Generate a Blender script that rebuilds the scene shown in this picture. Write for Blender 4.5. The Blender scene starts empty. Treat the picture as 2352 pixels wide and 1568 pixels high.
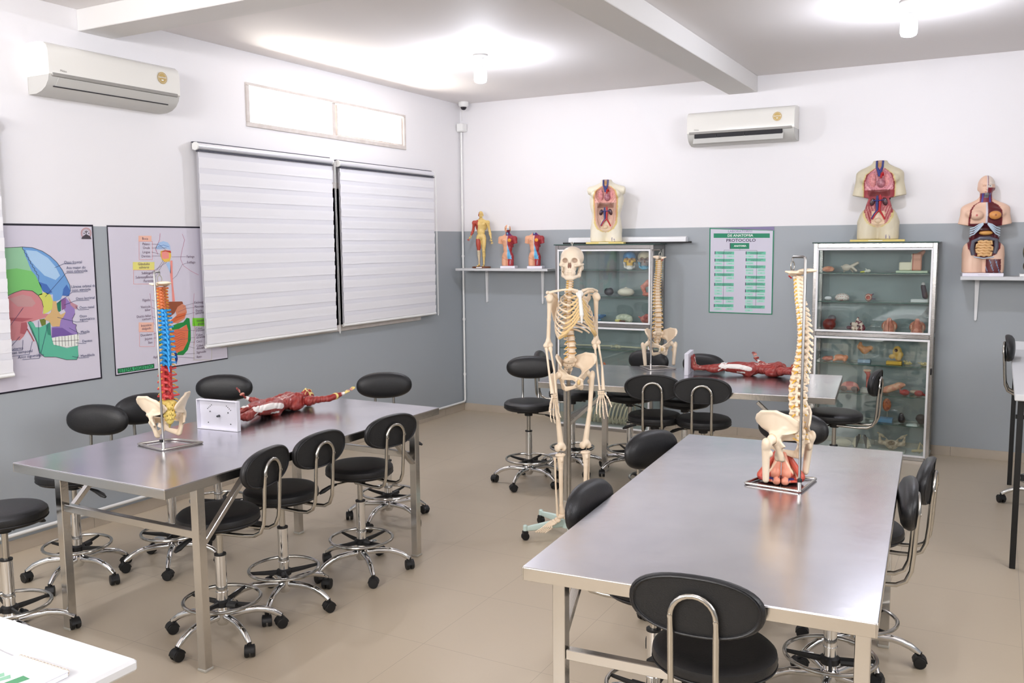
import bpy, math, random
import numpy as np
from mathutils import Vector, Matrix, Euler
PI = math.pi
sc = bpy.context.scene
COL = sc.collection
def R(d): return math.radians(d)
def lin(c):
    return tuple(((x/255)/12.92 if x/255 <= .04045 else ((x/255+.055)/1.055)**2.4) for x in c)
# ------------------------------------------------------------------ materials
_m = {}
def mat(name, rgb=(200,200,200), rough=.5, metal=0., spec=.5, emit=None, es=1., bump=None, noise=None, aniso=0, coat=0, alpha=None, trans=0, ior=1.45, attr=None):
    if name in _m: return _m[name]
    m = bpy.data.materials.new(name); m.use_nodes = True
    nt = m.node_tree; b = nt.nodes['Principled BSDF']
    b.inputs['Base Color'].default_value = (*lin(rgb), 1)
    b.inputs['Roughness'].default_value = rough
    b.inputs['Metallic'].default_value = metal
    b.inputs['Specular IOR Level'].default_value = spec
    b.inputs['Coat Weight'].default_value = coat
    b.inputs['IOR'].default_value = ior
    if trans: b.inputs['Transmission Weight'].default_value = trans
    if emit:
        b.inputs['Emission Color'].default_value = (*lin(emit), 1); b.inputs['Emission Strength'].default_value = es
    tc = nt.nodes.new('ShaderNodeTexCoord')
    if attr:
        a = nt.nodes.new('ShaderNodeAttribute'); a.attribute_name = attr
        nt.links.new(a.outputs['Color'], b.inputs['Base Color'])
    if noise:   # (scale, rgb2, amount, detail, stretch)
        n = nt.nodes.new('ShaderNodeTexNoise'); n.inputs['Scale'].default_value = noise[0]; n.inputs['Detail'].default_value = noise[3] if len(noise) > 3 else 4
        mp = nt.nodes.new('ShaderNodeMapping'); nt.links.new(tc.outputs['Object'], mp.inputs['Vector'])
        if len(noise) > 4: mp.inputs['Scale'].default_value = noise[4]
        nt.links.new(mp.outputs['Vector'], n.inputs['Vector'])
        rp = nt.nodes.new('ShaderNodeMapRange'); rp.inputs['From Min'].default_value = .35; rp.inputs['From Max'].default_value = .65; rp.inputs['To Max'].default_value = noise[2]
        nt.links.new(n.outputs['Fac'], rp.inputs['Value'])
        mx = nt.nodes.new('ShaderNodeMix'); mx.data_type = 'RGBA'
        nt.links.new(rp.outputs['Result'], mx.inputs['Factor'])
        mx.inputs['A'].default_value = (*lin(rgb), 1); mx.inputs['B'].default_value = (*lin(noise[1]), 1)
        if attr: nt.links.new(a.outputs['Color'], mx.inputs['A'])
        nt.links.new(mx.outputs['Result'], b.inputs['Base Color'])
    if bump:    # (scale, strength, stretch)
        n = nt.nodes.new('ShaderNodeTexNoise'); n.inputs['Scale'].default_value = bump[0]; n.inputs['Detail'].default_value = 3
        mp = nt.nodes.new('ShaderNodeMapping'); nt.links.new(tc.outputs['Object'], mp.inputs['Vector'])
        if len(bump) > 2: mp.inputs['Scale'].default_value = bump[2]
        nt.links.new(mp.outputs['Vector'], n.inputs['Vector'])
        bp = nt.nodes.new('ShaderNodeBump'); bp.inputs['Strength'].default_value = bump[1]; bp.inputs['Distance'].default_value = .01
        nt.links.new(n.outputs['Fac'], bp.inputs['Height']); nt.links.new(bp.outputs['Normal'], b.inputs['Normal'])
    _m[name] = m
    return m
def glassmat(name, tint, gloss=.12):
    if name in _m: return _m[name]
    m = bpy.data.materials.new(name); m.use_nodes = True; nt = m.node_tree; nt.nodes.clear()
    o = nt.nodes.new('ShaderNodeOutputMaterial'); t = nt.nodes.new('ShaderNodeBsdfTransparent'); g = nt.nodes.new('ShaderNodeBsdfGlossy'); mx = nt.nodes.new('ShaderNodeMixShader')
    t.inputs['Color'].default_value = (*lin(tint), 1); g.inputs['Roughness'].default_value = .02
    f = nt.nodes.new('ShaderNodeLayerWeight'); f.inputs['Blend'].default_value = .5
    pw = nt.nodes.new('ShaderNodeMath'); pw.operation = 'POWER'; pw.inputs[1].default_value = 4.5; nt.links.new(f.outputs['Facing'], pw.inputs[0])
    ad = nt.nodes.new('ShaderNodeMath'); ad.operation = 'MULTIPLY_ADD'; ad.inputs[1].default_value = .8; ad.inputs[2].default_value = .03+gloss*.25
    nt.links.new(pw.outputs[0], ad.inputs[0]); nt.links.new(ad.outputs[0], mx.inputs[0]); nt.links.new(t.outputs[0], mx.inputs[1]); nt.links.new(g.outputs[0], mx.inputs[2]); nt.links.new(mx.outputs[0], o.inputs[0])
    _m[name] = m
    return m
# ------------------------------------------------------------------ mesh builder
def basis(d):
    d = Vector(d).normalized()
    a = Vector((0,0,1)) if abs(d.z) < .9 else Vector((0,1,0))
    u = d.cross(a).normalized(); return u, d.cross(u).normalized()
class MB:
    def __init__(s): s.v = []; s.f = []; s.mi = []; s.M = None
    def add(s, vs, fs, m=0):
        o = len(s.v)
        if s.M is not None: vs = [tuple(s.M @ Vector(p)) for p in vs]
        s.v += [tuple(p) for p in vs]; s.f += [tuple(o+i for i in f) for f in fs]; s.mi += [m]*len(fs)
        return s
    def box(s, c, d, b=0., m=0, rot=None):
        h = [x/2 for x in d]; b = min(b, min(h)*.95)
        vs = []; fs = []
        if b <= 0:
            vs = [(x*h[0], y*h[1], z*h[2]) for x in (-1,1) for y in (-1,1) for z in (-1,1)]
            fs = [(0,1,3,2),(4,6,7,5),(0,4,5,1),(2,3,7,6),(0,2,6,4),(1,5,7,3)]
        else:
            ix = {}
            for sx in (-1,1):
                for sy in (-1,1):
                    for sz in (-1,1):
                        sg = (sx,sy,sz)
                        for a in range(3):
                            ix[sg,a] = len(vs); vs.append(tuple(sg[k]*(h[k] if k == a else h[k]-b) for k in range(3)))
            for a in range(3):
                p, q = [k for k in range(3) if k != a]
                for sa in (-1,1):
                    L = []
                    for (u,w) in ((-1,-1),(1,-1),(1,1),(-1,1)):
                        sg = [0,0,0]; sg[a] = sa; sg[p] = u; sg[q] = w; L.append(ix[tuple(sg),a])
                    fs.append(tuple(L))
                for sp in (-1,1):
                    for sq in (-1,1):
                        g0 = [0,0,0]; g0[p] = sp; g0[q] = sq
                        A = list(g0); A[a] = -1; B = list(g0); B[a] = 1; A = tuple(A); B = tuple(B)
                        fs.append((ix[A,p], ix[B,p], ix[B,q], ix[A,q]))
            for sx in (-1,1):
                for sy in (-1,1):
                    for sz in (-1,1): fs.append(tuple(ix[(sx,sy,sz),a] for a in range(3)))
        if rot is not None:
            E = Euler(rot).to_matrix(); vs = [tuple(E @ Vector(p)) for p in vs]
        vs = [(p[0]+c[0], p[1]+c[1], p[2]+c[2]) for p in vs]
        return s.add(vs, fs, m)
    def bx(s, x0,x1,y0,y1,z0,z1, b=0., m=0):
        return s.box(((x0+x1)/2,(y0+y1)/2,(z0+z1)/2), (abs(x1-x0),abs(y1-y0),abs(z1-z0)), b, m)
    def tube(s, pts, r, n=10, closed=False, cap=True, m=0, flat=1., up=None):
        P = [Vector(p) for p in pts]; N = len(P); rs = r if hasattr(r, '__len__') else [r]*N
        vs = []; fs = []; u = None
        for i in range(N):
            if closed: t = P[(i+1)%N]-P[i-1]
            else: t = P[min(i+1,N-1)]-P[max(i-1,0)]
            t.normalize()
            if up is not None:
                u = Vector(up).cross(t); u = u.normalized() if u.length > 1e-6 else basis(t)[0]
            elif u is None: u = basis(t)[0]
            else:
                u = u - t*u.dot(t); u = u.normalized() if u.length > 1e-6 else basis(t)[0]
            w = t.cross(u)
            for k in range(n):
                a = 2*PI*k/n; vs.append(tuple(P[i]+(u*math.cos(a)*flat+w*math.sin(a))*rs[i]))
        for i in range(N if closed else N-1):
            j = (i+1)%N
            for k in range(n): fs.append((i*n+k, i*n+(k+1)%n, j*n+(k+1)%n, j*n+k))
        if cap and not closed: fs.append(tuple(range(n))[::-1]); fs.append(tuple((N-1)*n+k for k in range(n)))
        return s.add(vs, fs, m)
    def lathe(s, prof, n=24, c=(0,0,0), m=0, axis='z', sy=1.):
        vs = []; fs = []
        for (r,z) in prof:
            for k in range(n):
                a = 2*PI*k/n; x, y = r*math.cos(a), r*math.sin(a)*sy
                vs.append({'z':(x,y,z),'y':(x,z,y),'x':(z,x,y)}[axis])
        for i in range(len(prof)-1):
            for k in range(n): fs.append((i*n+k, i*n+(k+1)%n, (i+1)*n+(k+1)%n, (i+1)*n+k))
        if prof[0][0] > 1e-6: fs.append(tuple(range(n))[::-1])
        if prof[-1][0] > 1e-6: fs.append(tuple((len(prof)-1)*n+k for k in range(n)))
        vs = [(p[0]+c[0],p[1]+c[1],p[2]+c[2]) for p in vs]
        return s.add(vs, fs, m)
    def ell(s, c, r, n=12, m=0, rot=None):
        vs = [];fs = []; h = n//2+1
        for i in range(h+1):
            t = PI*i/h
            for k in range(n): a = 2*PI*k/n; vs.append((r[0]*math.sin(t)*math.cos(a), r[1]*math.sin(t)*math.sin(a), r[2]*math.cos(t)))
        for i in range(h):
            for k in range(n): fs.append((i*n+k, (i+1)*n+k, (i+1)*n+(k+1)%n, i*n+(k+1)%n))
        if rot is not None:
            E = Euler(rot).to_matrix(); vs = [tuple(E @ Vector(p)) for p in vs]
        return s.add([(p[0]+c[0],p[1]+c[1],p[2]+c[2]) for p in vs], fs, m)
    def poly(s, pts, m=0):      # flat polygon (3-D points)
        return s.add(pts, [tuple(range(len(pts)))], m)
    def prism(s, pts, d, m=0):  # extrude 3-D polygon by vector d
        n = len(pts); q = [(p[0]+d[0],p[1]+d[1],p[2]+d[2]) for p in pts]
        return s.add(list(pts)+q, [tuple(range(n))[::-1], tuple(range(n,2*n))]+[(i,(i+1)%n,n+(i+1)%n,n+i) for i in range(n)], m)
    def grid(s, fn, nu, nv, m=0):
        vs = [fn(i/nu, j/nv) for i in range(nu+1) for j in range(nv+1)]
        return s.add(vs, [(i*(nv+1)+j, (i+1)*(nv+1)+j, (i+1)*(nv+1)+j+1, i*(nv+1)+j+1) for i in range(nu) for j in range(nv)], m)
    def mesh(s, name, mats, smooth=True, sharp=35, fix=True):
        me = bpy.data.meshes.new(name); me.from_pydata(s.v, [], s.f)
        for x in mats: me.materials.append(x)
        me.polygons.foreach_set('material_index', s.mi)
        if fix:
            import bmesh
            bm = bmesh.new(); bm.from_mesh(me); bmesh.ops.remove_doubles(bm, verts=bm.verts, dist=1e-6); bmesh.ops.recalc_face_normals(bm, faces=bm.faces); bm.to_mesh(me); bm.free()
        if smooth:
            me.polygons.foreach_set('use_smooth', [True]*len(me.polygons))
            try: me.set_sharp_from_angle(angle=R(sharp))
            except Exception: pass
        me.update(); return me
def props(o, label=None, cat=None, group=None, kind=None):
    if label: o['label'] = label
    if cat: o['category'] = cat
    if group: o['group'] = group
    if kind: o['kind'] = kind
    return o
def link(name, me, parent=None, loc=None, rot=None, **k):
    o = bpy.data.objects.new(name, me); COL.objects.link(o)
    if parent: o.parent = parent
    if loc is not None: o.location = loc
    if rot is not None: o.rotation_euler = rot
    return props(o, **k)
def O(name, mb, mats, parent=None, loc=None, rot=None, smooth=True, sharp=35, fix=True, **k):
    if not isinstance(mats, (list, tuple)): mats = [mats]
    return link(name, mb.mesh(name, mats, smooth, sharp, fix), parent, loc, rot, **k)
def T(name, label, cat, loc=(0,0,0), rz=0, group=None, rot=None):
    o = bpy.data.objects.new(name, None); COL.objects.link(o); o.empty_display_size = .05
    o.location = loc; o.rotation_euler = rot if rot is not None else (0,0,rz)
    return props(o, label, cat, group)
def dup(root, loc=None, rz=None, label=None, group=None, rot=None):
    def cp(o, par):
        c = o.copy(); COL.objects.link(c)
        if par: c.parent = par
        for ch in list(o.children): cp(ch, c)
        return c
    r = cp(root, None)
    if loc is not None: r.location = loc
    if rz is not None: r.rotation_euler = (0,0,rz)
    if rot is not None: r.rotation_euler = rot
    return props(r, label, None, group)
def struct(name, mb, mats, **k): return O(name, mb, mats, kind='structure', **k)
# ------------------------------------------------------------------ implicit surfaces
def _rm(e): return np.array(Euler(e).to_matrix())
class SD:
    """smooth union / carve of soft primitives, meshed with surface nets"""
    def __init__(s, k=.01): s.p = []; s.k = k
    def e(s, c, r, rot=None, k=None, sub=False): s.p.append(('e', np.array(c,float), np.array(r,float), None if rot is None else _rm(rot), s.k if k is None else k, sub)); return s
    def c(s, a, b, ra, rb=None, k=None, sub=False, fl=None):
        s.p.append(('c', np.array(a,float), np.array(b,float), (ra, ra if rb is None else rb), s.k if k is None else k, sub)); return s
    def b(s, c, h, r=.0, rot=None, k=None, sub=False): s.p.append(('b', np.array(c,float), np.array(h,float), (r, None if rot is None else _rm(rot)), s.k if k is None else k, sub)); return s
    def poly(s, pts, x0, x1, r=0., k=None, sub=False):   # polygon in (y,z), extruded along x
        s.p.append(('p', np.array(pts,float), (x0,x1), r, s.k if k is None else k, sub)); return s
    def mir(s, fn):     # call fn(self, sign) for both sides
        fn(s,-1); fn(s,1); return s
    def chain(s, pts, rs, k=None):
        for i in range(len(pts)-1): s.c(pts[i], pts[i+1], rs[i], rs[i+1], k)
        return s
    def bb(s, q):
        t = q[0]
        if t == 'e':
            m = q[2].max() if q[3] is not None else q[2]; return q[1]-m, q[1]+m
        if t == 'c':
            m = max(q[3]); return np.minimum(q[1],q[2])-m, np.maximum(q[1],q[2])+m
        if t == 'b':
            m = np.linalg.norm(q[2]) if q[3][1] is not None else q[2]; return q[1]-m, q[1]+m
        P = q[1]; return np.array([q[2][0],P[:,0].min(),P[:,1].min()])-q[3], np.array([q[2][1],P[:,0].max(),P[:,1].max()])+q[3]
    def dist(s, q, X, Y, Z):
        t = q[0]
        if t == 'e':
            x, y, z = X-q[1][0], Y-q[1][1], Z-q[1][2]
            if q[3] is not None:
                M = q[3]; x, y, z = M[0,0]*x+M[1,0]*y+M[2,0]*z, M[0,1]*x+M[1,1]*y+M[2,1]*z, M[0,2]*x+M[1,2]*y+M[2,2]*z
            r = q[2]; k0 = np.sqrt((x/r[0])**2+(y/r[1])**2+(z/r[2])**2); k1 = np.sqrt((x/r[0]**2)**2+(y/r[1]**2)**2+(z/r[2]**2)**2)+1e-9
            return k0*(k0-1)/k1
        if t == 'c':
            a, b = q[1], q[2]; d = b-a; L = d@d+1e-12
            h = np.clip(((X-a[0])*d[0]+(Y-a[1])*d[1]+(Z-a[2])*d[2])/L, 0, 1)
            return np.sqrt((X-a[0]-h*d[0])**2+(Y-a[1]-h*d[1])**2+(Z-a[2]-h*d[2])**2)-(q[3][0]+(q[3][1]-q[3][0])*h)
        if t == 'b':
            x, y, z = X-q[1][0], Y-q[1][1], Z-q[1][2]; r, M = q[3]
            if M is not None: x, y, z = M[0,0]*x+M[1,0]*y+M[2,0]*z, M[0,1]*x+M[1,1]*y+M[2,1]*z, M[0,2]*x+M[1,2]*y+M[2,2]*z
            x, y, z = np.abs(x)-q[2][0]+r, np.abs(y)-q[2][1]+r, np.abs(z)-q[2][2]+r
            return np.sqrt(np.maximum(x,0)**2+np.maximum(y,0)**2+np.maximum(z,0)**2)+np.minimum(np.maximum(x,np.maximum(y,z)),0)-r
        P = q[1]; y, z = Y[0:1], Z[0:1]
        d = np.full(y.shape, 1e9); sg = np.ones(y.shape); n = len(P); j = n-1
        for i in range(n):
            ex, ez = P[j]-P[i]; wy, wz = y-P[i][0], z-P[i][1]
            t_ = np.clip((wy*ex+wz*ez)/(ex*ex+ez*ez+1e-12),0,1)
            d = np.minimum(d, (wy-ex*t_)**2+(wz-ez*t_)**2)
            c1 = z >= P[i][1]; c2 = z < P[j][1]; c3 = ex*wz > ez*wy
            fl = (c1&c2&c3)|(~c1&~c2&~c3); sg = np.where(fl,-sg,sg); j = i
        d2 = sg*np.sqrt(d); cx = (q[2][0]+q[2][1])/2; hx = (q[2][1]-q[2][0])/2
        dx = np.abs(X-cx)-hx
        d2 = d2+0*X; return np.minimum(np.maximum(d2,dx),0)+np.sqrt(np.maximum(d2,0)**2+np.maximum(dx,0)**2)-q[3]
    def build(s, h, col=None, warp=None, post=None, disp=None):
        bb = [s.bb(q) for q in s.p if not q[5]]
        lo = np.min([x[0] for x in bb],0)-3*h; hi = np.max([x[1] for x in bb],0)+3*h
        ax = [np.arange(lo[i], hi[i]+h, h) for i in range(3)]
        D = np.full([len(a) for a in ax], 9e3)
        for q in s.p:
            l, u = s.bb(q); pad = q[4]+3*h
            sl = [slice(max(0,int((l[i]-pad-lo[i])/h)), min(len(ax[i]), int((u[i]+pad-lo[i])/h)+2)) for i in range(3)]
            if any(x.stop <= x.start for x in sl): continue
            X = ax[0][sl[0]][:,None,None]; Y = ax[1][sl[1]][None,:,None]; Z = ax[2][sl[2]][None,None,:]
            d = s.dist(q, X, Y, Z); A = D[sl[0],sl[1],sl[2]]; k = max(q[4],1e-6)
            d = np.broadcast_to(d, A.shape)
            if q[5]:
                t = np.clip(.5-.5*(A+d)/k,0,1); nv = np.maximum(A,-d)+0*t; nv = A*(1-t)+(-d)*t+k*t*(1-t); nv = np.where(A > 100, A, nv)
            else:
                A2 = np.minimum(A, d+10*k); t = np.clip(.5+.5*(A2-d)/k,0,1); nv = A2*(1-t)+d*t-k*t*(1-t); nv = np.where(A > 100, d, nv)
            D[sl[0],sl[1],sl[2]] = nv
        if disp is not None:
            X = ax[0][:,None,None]; Y = ax[1][None,:,None]; Z = ax[2][None,None,:]
            near = np.abs(D) < 6*h
            D = np.where(near, D+disp(X,Y,Z), D)
        S = D < 0; n = D.shape
        cnt = np.zeros([x-1 for x in n], np.int8)
        cs = [(i,j,k) for i in (0,1) for j in (0,1) for k in (0,1)]
        def sub(A,c): return A[c[0]:n[0]-1+c[0], c[1]:n[1]-1+c[1], c[2]:n[2]-1+c[2]]
        for c in cs: cnt += sub(S,c)
        act = (cnt > 0)&(cnt < 8); I = np.argwhere(act); idx = np.full(act.shape,-1); idx[act] = np.arange(len(I))
        vals = {c: D[I[:,0]+c[0], I[:,1]+c[1], I[:,2]+c[2]] for c in cs}
        acc = np.zeros((len(I),3)); ct = np.zeros(len(I))
        for a in cs:
            for w in range(3):
                if a[w] == 0:
                    b = tuple(1 if q_ == w else a[q_] for q_ in range(3)); da, db = vals[a], vals[b]
                    m = (da < 0) != (db < 0); t = np.where(m, da/np.where(m, da-db, 1), 0)
                    t = np.clip(t,0,1); p = np.array(a,float)[None]+0*acc; p[:,w] += t
                    acc += p*m[:,None]; ct += m
        V = lo+(I+acc/np.maximum(ct,1)[:,None])*h
        Fs = []
        for w in range(3):
            o = [q_ for q_ in range(3) if q_ != w]
            A = S[tuple(slice(1,-1) if q_ != w else slice(0,-1) for q_ in range(3))]; B = S[tuple(slice(1,-1) if q_ != w else slice(1,None) for q_ in range(3))]
            for (x, y, flip) in ((A,~B,False),(~A,B,True)):
                E = np.argwhere(x&y)
                if not len(E): continue
                E = E+np.array([1 if q_ != w else 0 for q_ in range(3)])
                def g(du,dv):
                    F = E.copy(); F[:,o[0]] += du; F[:,o[1]] += dv; return idx[F[:,0],F[:,1],F[:,2]]
                q4 = [g(-1,-1), g(0,-1), g(0,0), g(-1,0)]
                if flip != (w == 1): q4 = q4[::-1]
                Fs.append(np.stack(q4,1))
        F = np.concatenate(Fs)
        F = F[(F >= 0).all(1)]
        C = col(V) if col is not None else None
        if warp is not None: V = warp(V)
        return V, F, C
    def mesh(s, name, h, m, col=None, warp=None, disp=None):
        V, F, C = s.build(h, col, warp, disp=disp)
        return arrmesh(name, V, F, m, C)
def arrmesh(name, V, F, m, C=None):
    me = bpy.data.meshes.new(name)
    me.vertices.add(len(V)); me.vertices.foreach_set('co', np.asarray(V,np.float32).ravel())
    me.loops.add(F.size); me.loops.foreach_set('vertex_index', F.astype(np.int32).ravel())
    me.polygons.add(len(F)); me.polygons.foreach_set('loop_start', np.arange(0,F.size,4,dtype=np.int32))
    me.update(calc_edges=True); me.validate()
    me.polygons.foreach_set('use_smooth', [True]*len(me.polygons))
    me.materials.append(m)
    if C is not None:
        at = me.color_attributes.new('Col','FLOAT_COLOR','POINT')
        A = np.ones((len(V),4),np.float32); A[:,:3] = C; at.data.foreach_set('color', A.ravel())
    return me
LN = lambda c: np.array(lin(c))
def mixc(C, mask, rgb, soft=None):
    m = np.asarray(mask, float)[:,None]; return C*(1-m)+LN(rgb)[None]*m
def sstep(a, b, x): t = np.clip((x-a)/(b-a),0,1); return t*t*(3-2*t)
def base(V, rgb): return np.tile(LN(rgb), (len(V),1))
def band(x, c, w, s=.002): return 1-sstep(w-s, w+s, np.abs(x-c))
def seg(V, a, b):        # distance of points to a segment
    a = np.array(a,float); b = np.array(b,float); d = b-a
    t = np.clip(((V-a)@d)/(d@d),0,1); return np.linalg.norm(V-a-t[:,None]*d, axis=1)
def segs(V, pts): return np.min([seg(V, pts[i], pts[i+1]) for i in range(len(pts)-1)],0)
# text as flat mesh pieces
def text_into(mb, txt, size, M, m=0, bold=0., align='CENTER', sx=1.):
    cu = bpy.data.curves.new('txt','FONT'); cu.body = txt; cu.size = size; cu.align_x = align; cu.align_y = 'CENTER'; cu.offset = bold; cu.resolution_u = 2
    o = bpy.data.objects.new('txt', cu); COL.objects.link(o)
    dg = bpy.context.evaluated_depsgraph_get(); ev = o.evaluated_get(dg); me = ev.to_mesh()
    vs = [tuple(M @ Vector((v.co.x*sx, v.co.y, 0))) for v in me.vertices]; fs = [tuple(p.vertices) for p in me.polygons]
    ev.to_mesh_clear(); bpy.data.objects.remove(o); bpy.data.curves.remove(cu)
    mb.add(vs, fs, m)
# ------------------------------------------------------------------ shared materials
STEEL = mat('brushed_steel', (205,203,200), .2, 1., bump=(60,.05,(1,12,1)))
TOPSTEEL = mat('table_top_steel', (220,219,224), .22, 1., bump=(6,.14), noise=(3,(196,196,204),.6))
CHROME = mat('chrome', (225,225,225), .09, 1.)
CHROMEW = mat('worn_chrome', (186,183,177), .2, 1.)
POLE = mat('dull_steel_pole', (150,148,146), .32, 1.)
BLACKL = mat('black_leatherette', (24,24,26), .42, bump=(220,.12))
BLACKB = mat('black_back_fabric', (22,22,23), .6, bump=(300,.15))
BLACKP = mat('black_plastic', (24,24,25), .5)
WHITEP = mat('white_plastic', (240,240,238), .3)
WPAINT = mat('white_painted_metal', (236,236,238), .35)
GLASS = glassmat('cabinet_glass', (249,252,251), .1)
SHGLASS = glassmat('shelf_glass', (238,245,242), .2)
H = 3.28; PH = 1.945
XR = 7.6; YF = -10.6
# ------------------------------------------------------------------ walls with painted dado
def wallmat():
    m = bpy.data.materials.new('painted_wall'); m.use_nodes = True; nt = m.node_tree; b = nt.nodes['Principled BSDF']
    g = nt.nodes.new('ShaderNodeNewGeometry'); sp = nt.nodes.new('ShaderNodeSeparateXYZ'); nt.links.new(g.outputs['Position'], sp.inputs[0])
    n = nt.nodes.new('ShaderNodeTexNoise'); n.inputs['Scale'].default_value = 6
    ad = nt.nodes.new('ShaderNodeMath'); ad.operation = 'MULTIPLY_ADD'; ad.inputs[1].default_value = .008; nt.links.new(n.outputs['Fac'], ad.inputs[0]); nt.links.new(sp.outputs['Z'], ad.inputs[2])
    c = nt.nodes.new('ShaderNodeMath'); c.operation = 'GREATER_THAN'; c.inputs[1].default_value = PH+.004; nt.links.new(ad.outputs[0], c.inputs[0])
    mx = nt.nodes.new('ShaderNodeMix'); mx.data_type = 'RGBA'; nt.links.new(c.outputs[0], mx.inputs['Factor'])
    n2 = nt.nodes.new('ShaderNodeTexNoise'); n2.inputs['Scale'].default_value = 1.3; n2.inputs['Detail'].default_value = 5
    gm = nt.nodes.new('ShaderNodeMix'); gm.data_type = 'RGBA'; nt.links.new(n2.outputs['Fac'], gm.inputs['Factor'])
    gm.inputs['A'].default_value = (*lin((160,166,171)),1); gm.inputs['B'].default_value = (*lin((170,176,181)),1)
    nt.links.new(gm.outputs['Result'], mx.inputs['A']); mx.inputs['B'].default_value = (*lin((238,236,238)),1)
    nt.links.new(mx.outputs['Result'], b.inputs['Base Color']); b.inputs['Roughness'].default_value = .55
    n3 = nt.nodes.new('ShaderNodeTexNoise'); n3.inputs['Scale'].default_value = 40
    bp = nt.nodes.new('ShaderNodeBump'); bp.inputs['Strength'].default_value = .06; bp.inputs['Distance'].default_value = .004; nt.links.new(n3.outputs['Fac'], bp.inputs['Height']); nt.links.new(bp.outputs['Normal'], b.inputs['Normal'])
    return m
WALL = wallmat()
def tilemat(name, c1, c2, grout, size, off=(0,0), mortar=.0014, rough=.3):
    m = bpy.data.materials.new(name); m.use_nodes = True; nt = m.node_tree; b = nt.nodes['Principled BSDF']
    tc = nt.nodes.new('ShaderNodeTexCoord'); mp = nt.nodes.new('ShaderNodeMapping'); nt.links.new(tc.outputs['Object'], mp.inputs['Vector']); mp.inputs['Location'].default_value = (off[0],off[1],0)
    br = nt.nodes.new('ShaderNodeTexBrick'); nt.links.new(mp.outputs['Vector'], br.inputs['Vector']); br.offset = 0
    br.inputs['Scale'].default_value = 1; br.inputs['Brick Width'].default_value = size; br.inputs['Row Height'].default_value = size; br.inputs['Mortar Size'].default_value = mortar; br.inputs['Mortar Smooth'].default_value = .1
    n = nt.nodes.new('ShaderNodeTexNoise'); n.inputs['Scale'].default_value = 3.; n.inputs['Detail'].default_value = 8
    mx = nt.nodes.new('ShaderNodeMix'); mx.data_type = 'RGBA'; nt.links.new(n.outputs['Fac'], mx.inputs['Factor'])
    mx.inputs['A'].default_value = (*lin(c1),1); mx.inputs['B'].default_value = (*lin(c2),1)
    nt.links.new(mx.outputs['Result'], br.inputs['Color1']); nt.links.new(mx.outputs['Result'], br.inputs['Color2']); br.inputs['Mortar'].default_value = (*lin(grout),1)
    nt.links.new(br.outputs['Color'], b.inputs['Base Color']); b.inputs['Roughness'].default_value = rough
    b.inputs['Specular IOR Level'].default_value = .35
    return m
FLOOR = tilemat('cream_porcelain_tile', (190,175,153), (200,185,163), (168,154,135), .6, (.13,.22))
m_ = MB(); m_.bx(-.2,XR+.2,YF-.2,.2,-.1,0); struct('floor', m_, FLOOR)
CEIL = mat('white_ceiling', (238,234,233), .7)
m_ = MB(); m_.bx(-.2,XR+.2,YF-.2,.2,H,H+.1); struct('ceiling', m_, CEIL)
W = dict(y0=-3.10,y1=-1.01,z0=2.72,z1=3.05)          # clerestory opening in the left wall
W2 = dict(y0=-3.45,y1=-.85,z0=1.11,z1=2.35)           # window behind the blinds
m_ = MB()
m_.bx(-.16,0,YF,W2['y0'],0,H); m_.bx(-.16,0,W['y1'],0.15,0,H)
m_.bx(-.16,0,W2['y0'],W['y1'],0,W2['z0']); m_.bx(-.16,0,W2['y0'],W['y1'],W2['z1'],W['z0']); m_.bx(-.16,0,W2['y0'],W['y1'],W['z1'],H)
m_.bx(-.16,0,W2['y0'],W['y0'],W['z0'],W['z1']); m_.bx(-.16,0,W2['y1'],W['y1'],W2['z0'],W2['z1']) if W2['y1'] < W['y1'] else None
struct('wall_left', m_, WALL, smooth=False)
m_ = MB(); m_.bx(0,XR+.15,0,.15,0,H); struct('wall_back', m_, WALL, smooth=False)
m_ = MB(); m_.bx(XR,XR+.15,YF,0,0,H); struct('wall_right', m_, WALL, smooth=False)
m_ = MB(); m_.bx(0,XR+.15,YF-.15,YF,0,H); struct('wall_front', m_, WALL, smooth=False)
BASE = mat('cream_skirting_tile', (190,178,162), .4, noise=(5,(176,164,148),.5))
GROUT = mat('skirting_grout', (150,140,128), .8)
def skirting(name, x0, x1, y0, y1, alongx):
    m = MB(); L = (x1-x0) if alongx else (y1-y0); n = int(L/.6)
    for i in range(n+1):
        a = i*.6; b = min(L, a+.597)
        if b-a < .02: continue
        if alongx: m.bx(x0+a,x0+b,y0,y1,0,.078,.001)
        else: m.bx(x0,x1,y0+a,y0+b,0,.078,.001)
    if alongx: m.bx(x0,x1,y0+.002,y1-.001,.0,.076,0,1)
    else: m.bx(x0+.001,x1-.002,y0,y1,.0,.076,0,1)
    struct(name, m, [BASE,GROUT])
skirting('baseboard_left', 0,.012, YF,-.0, False)
skirting('baseboard_back', .012,XR, -.012,0, True)
# ceiling beams
BEAM = mat('white_beam', (232,230,228), .65)
m_ = MB(); m_.bx(2.873,3.131,YF,0,3.137,H,.004); struct('trim_1', m_, BEAM)
m_ = MB(); m_.bx(0,2.872,-4.50,-4.25,3.148,H,.004); struct('trim_2', m_, BEAM)
m_ = MB(); m_.bx(3.132,XR,-4.50,-4.25,3.148,H,.004); struct('trim_3', m_, BEAM)
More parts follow.
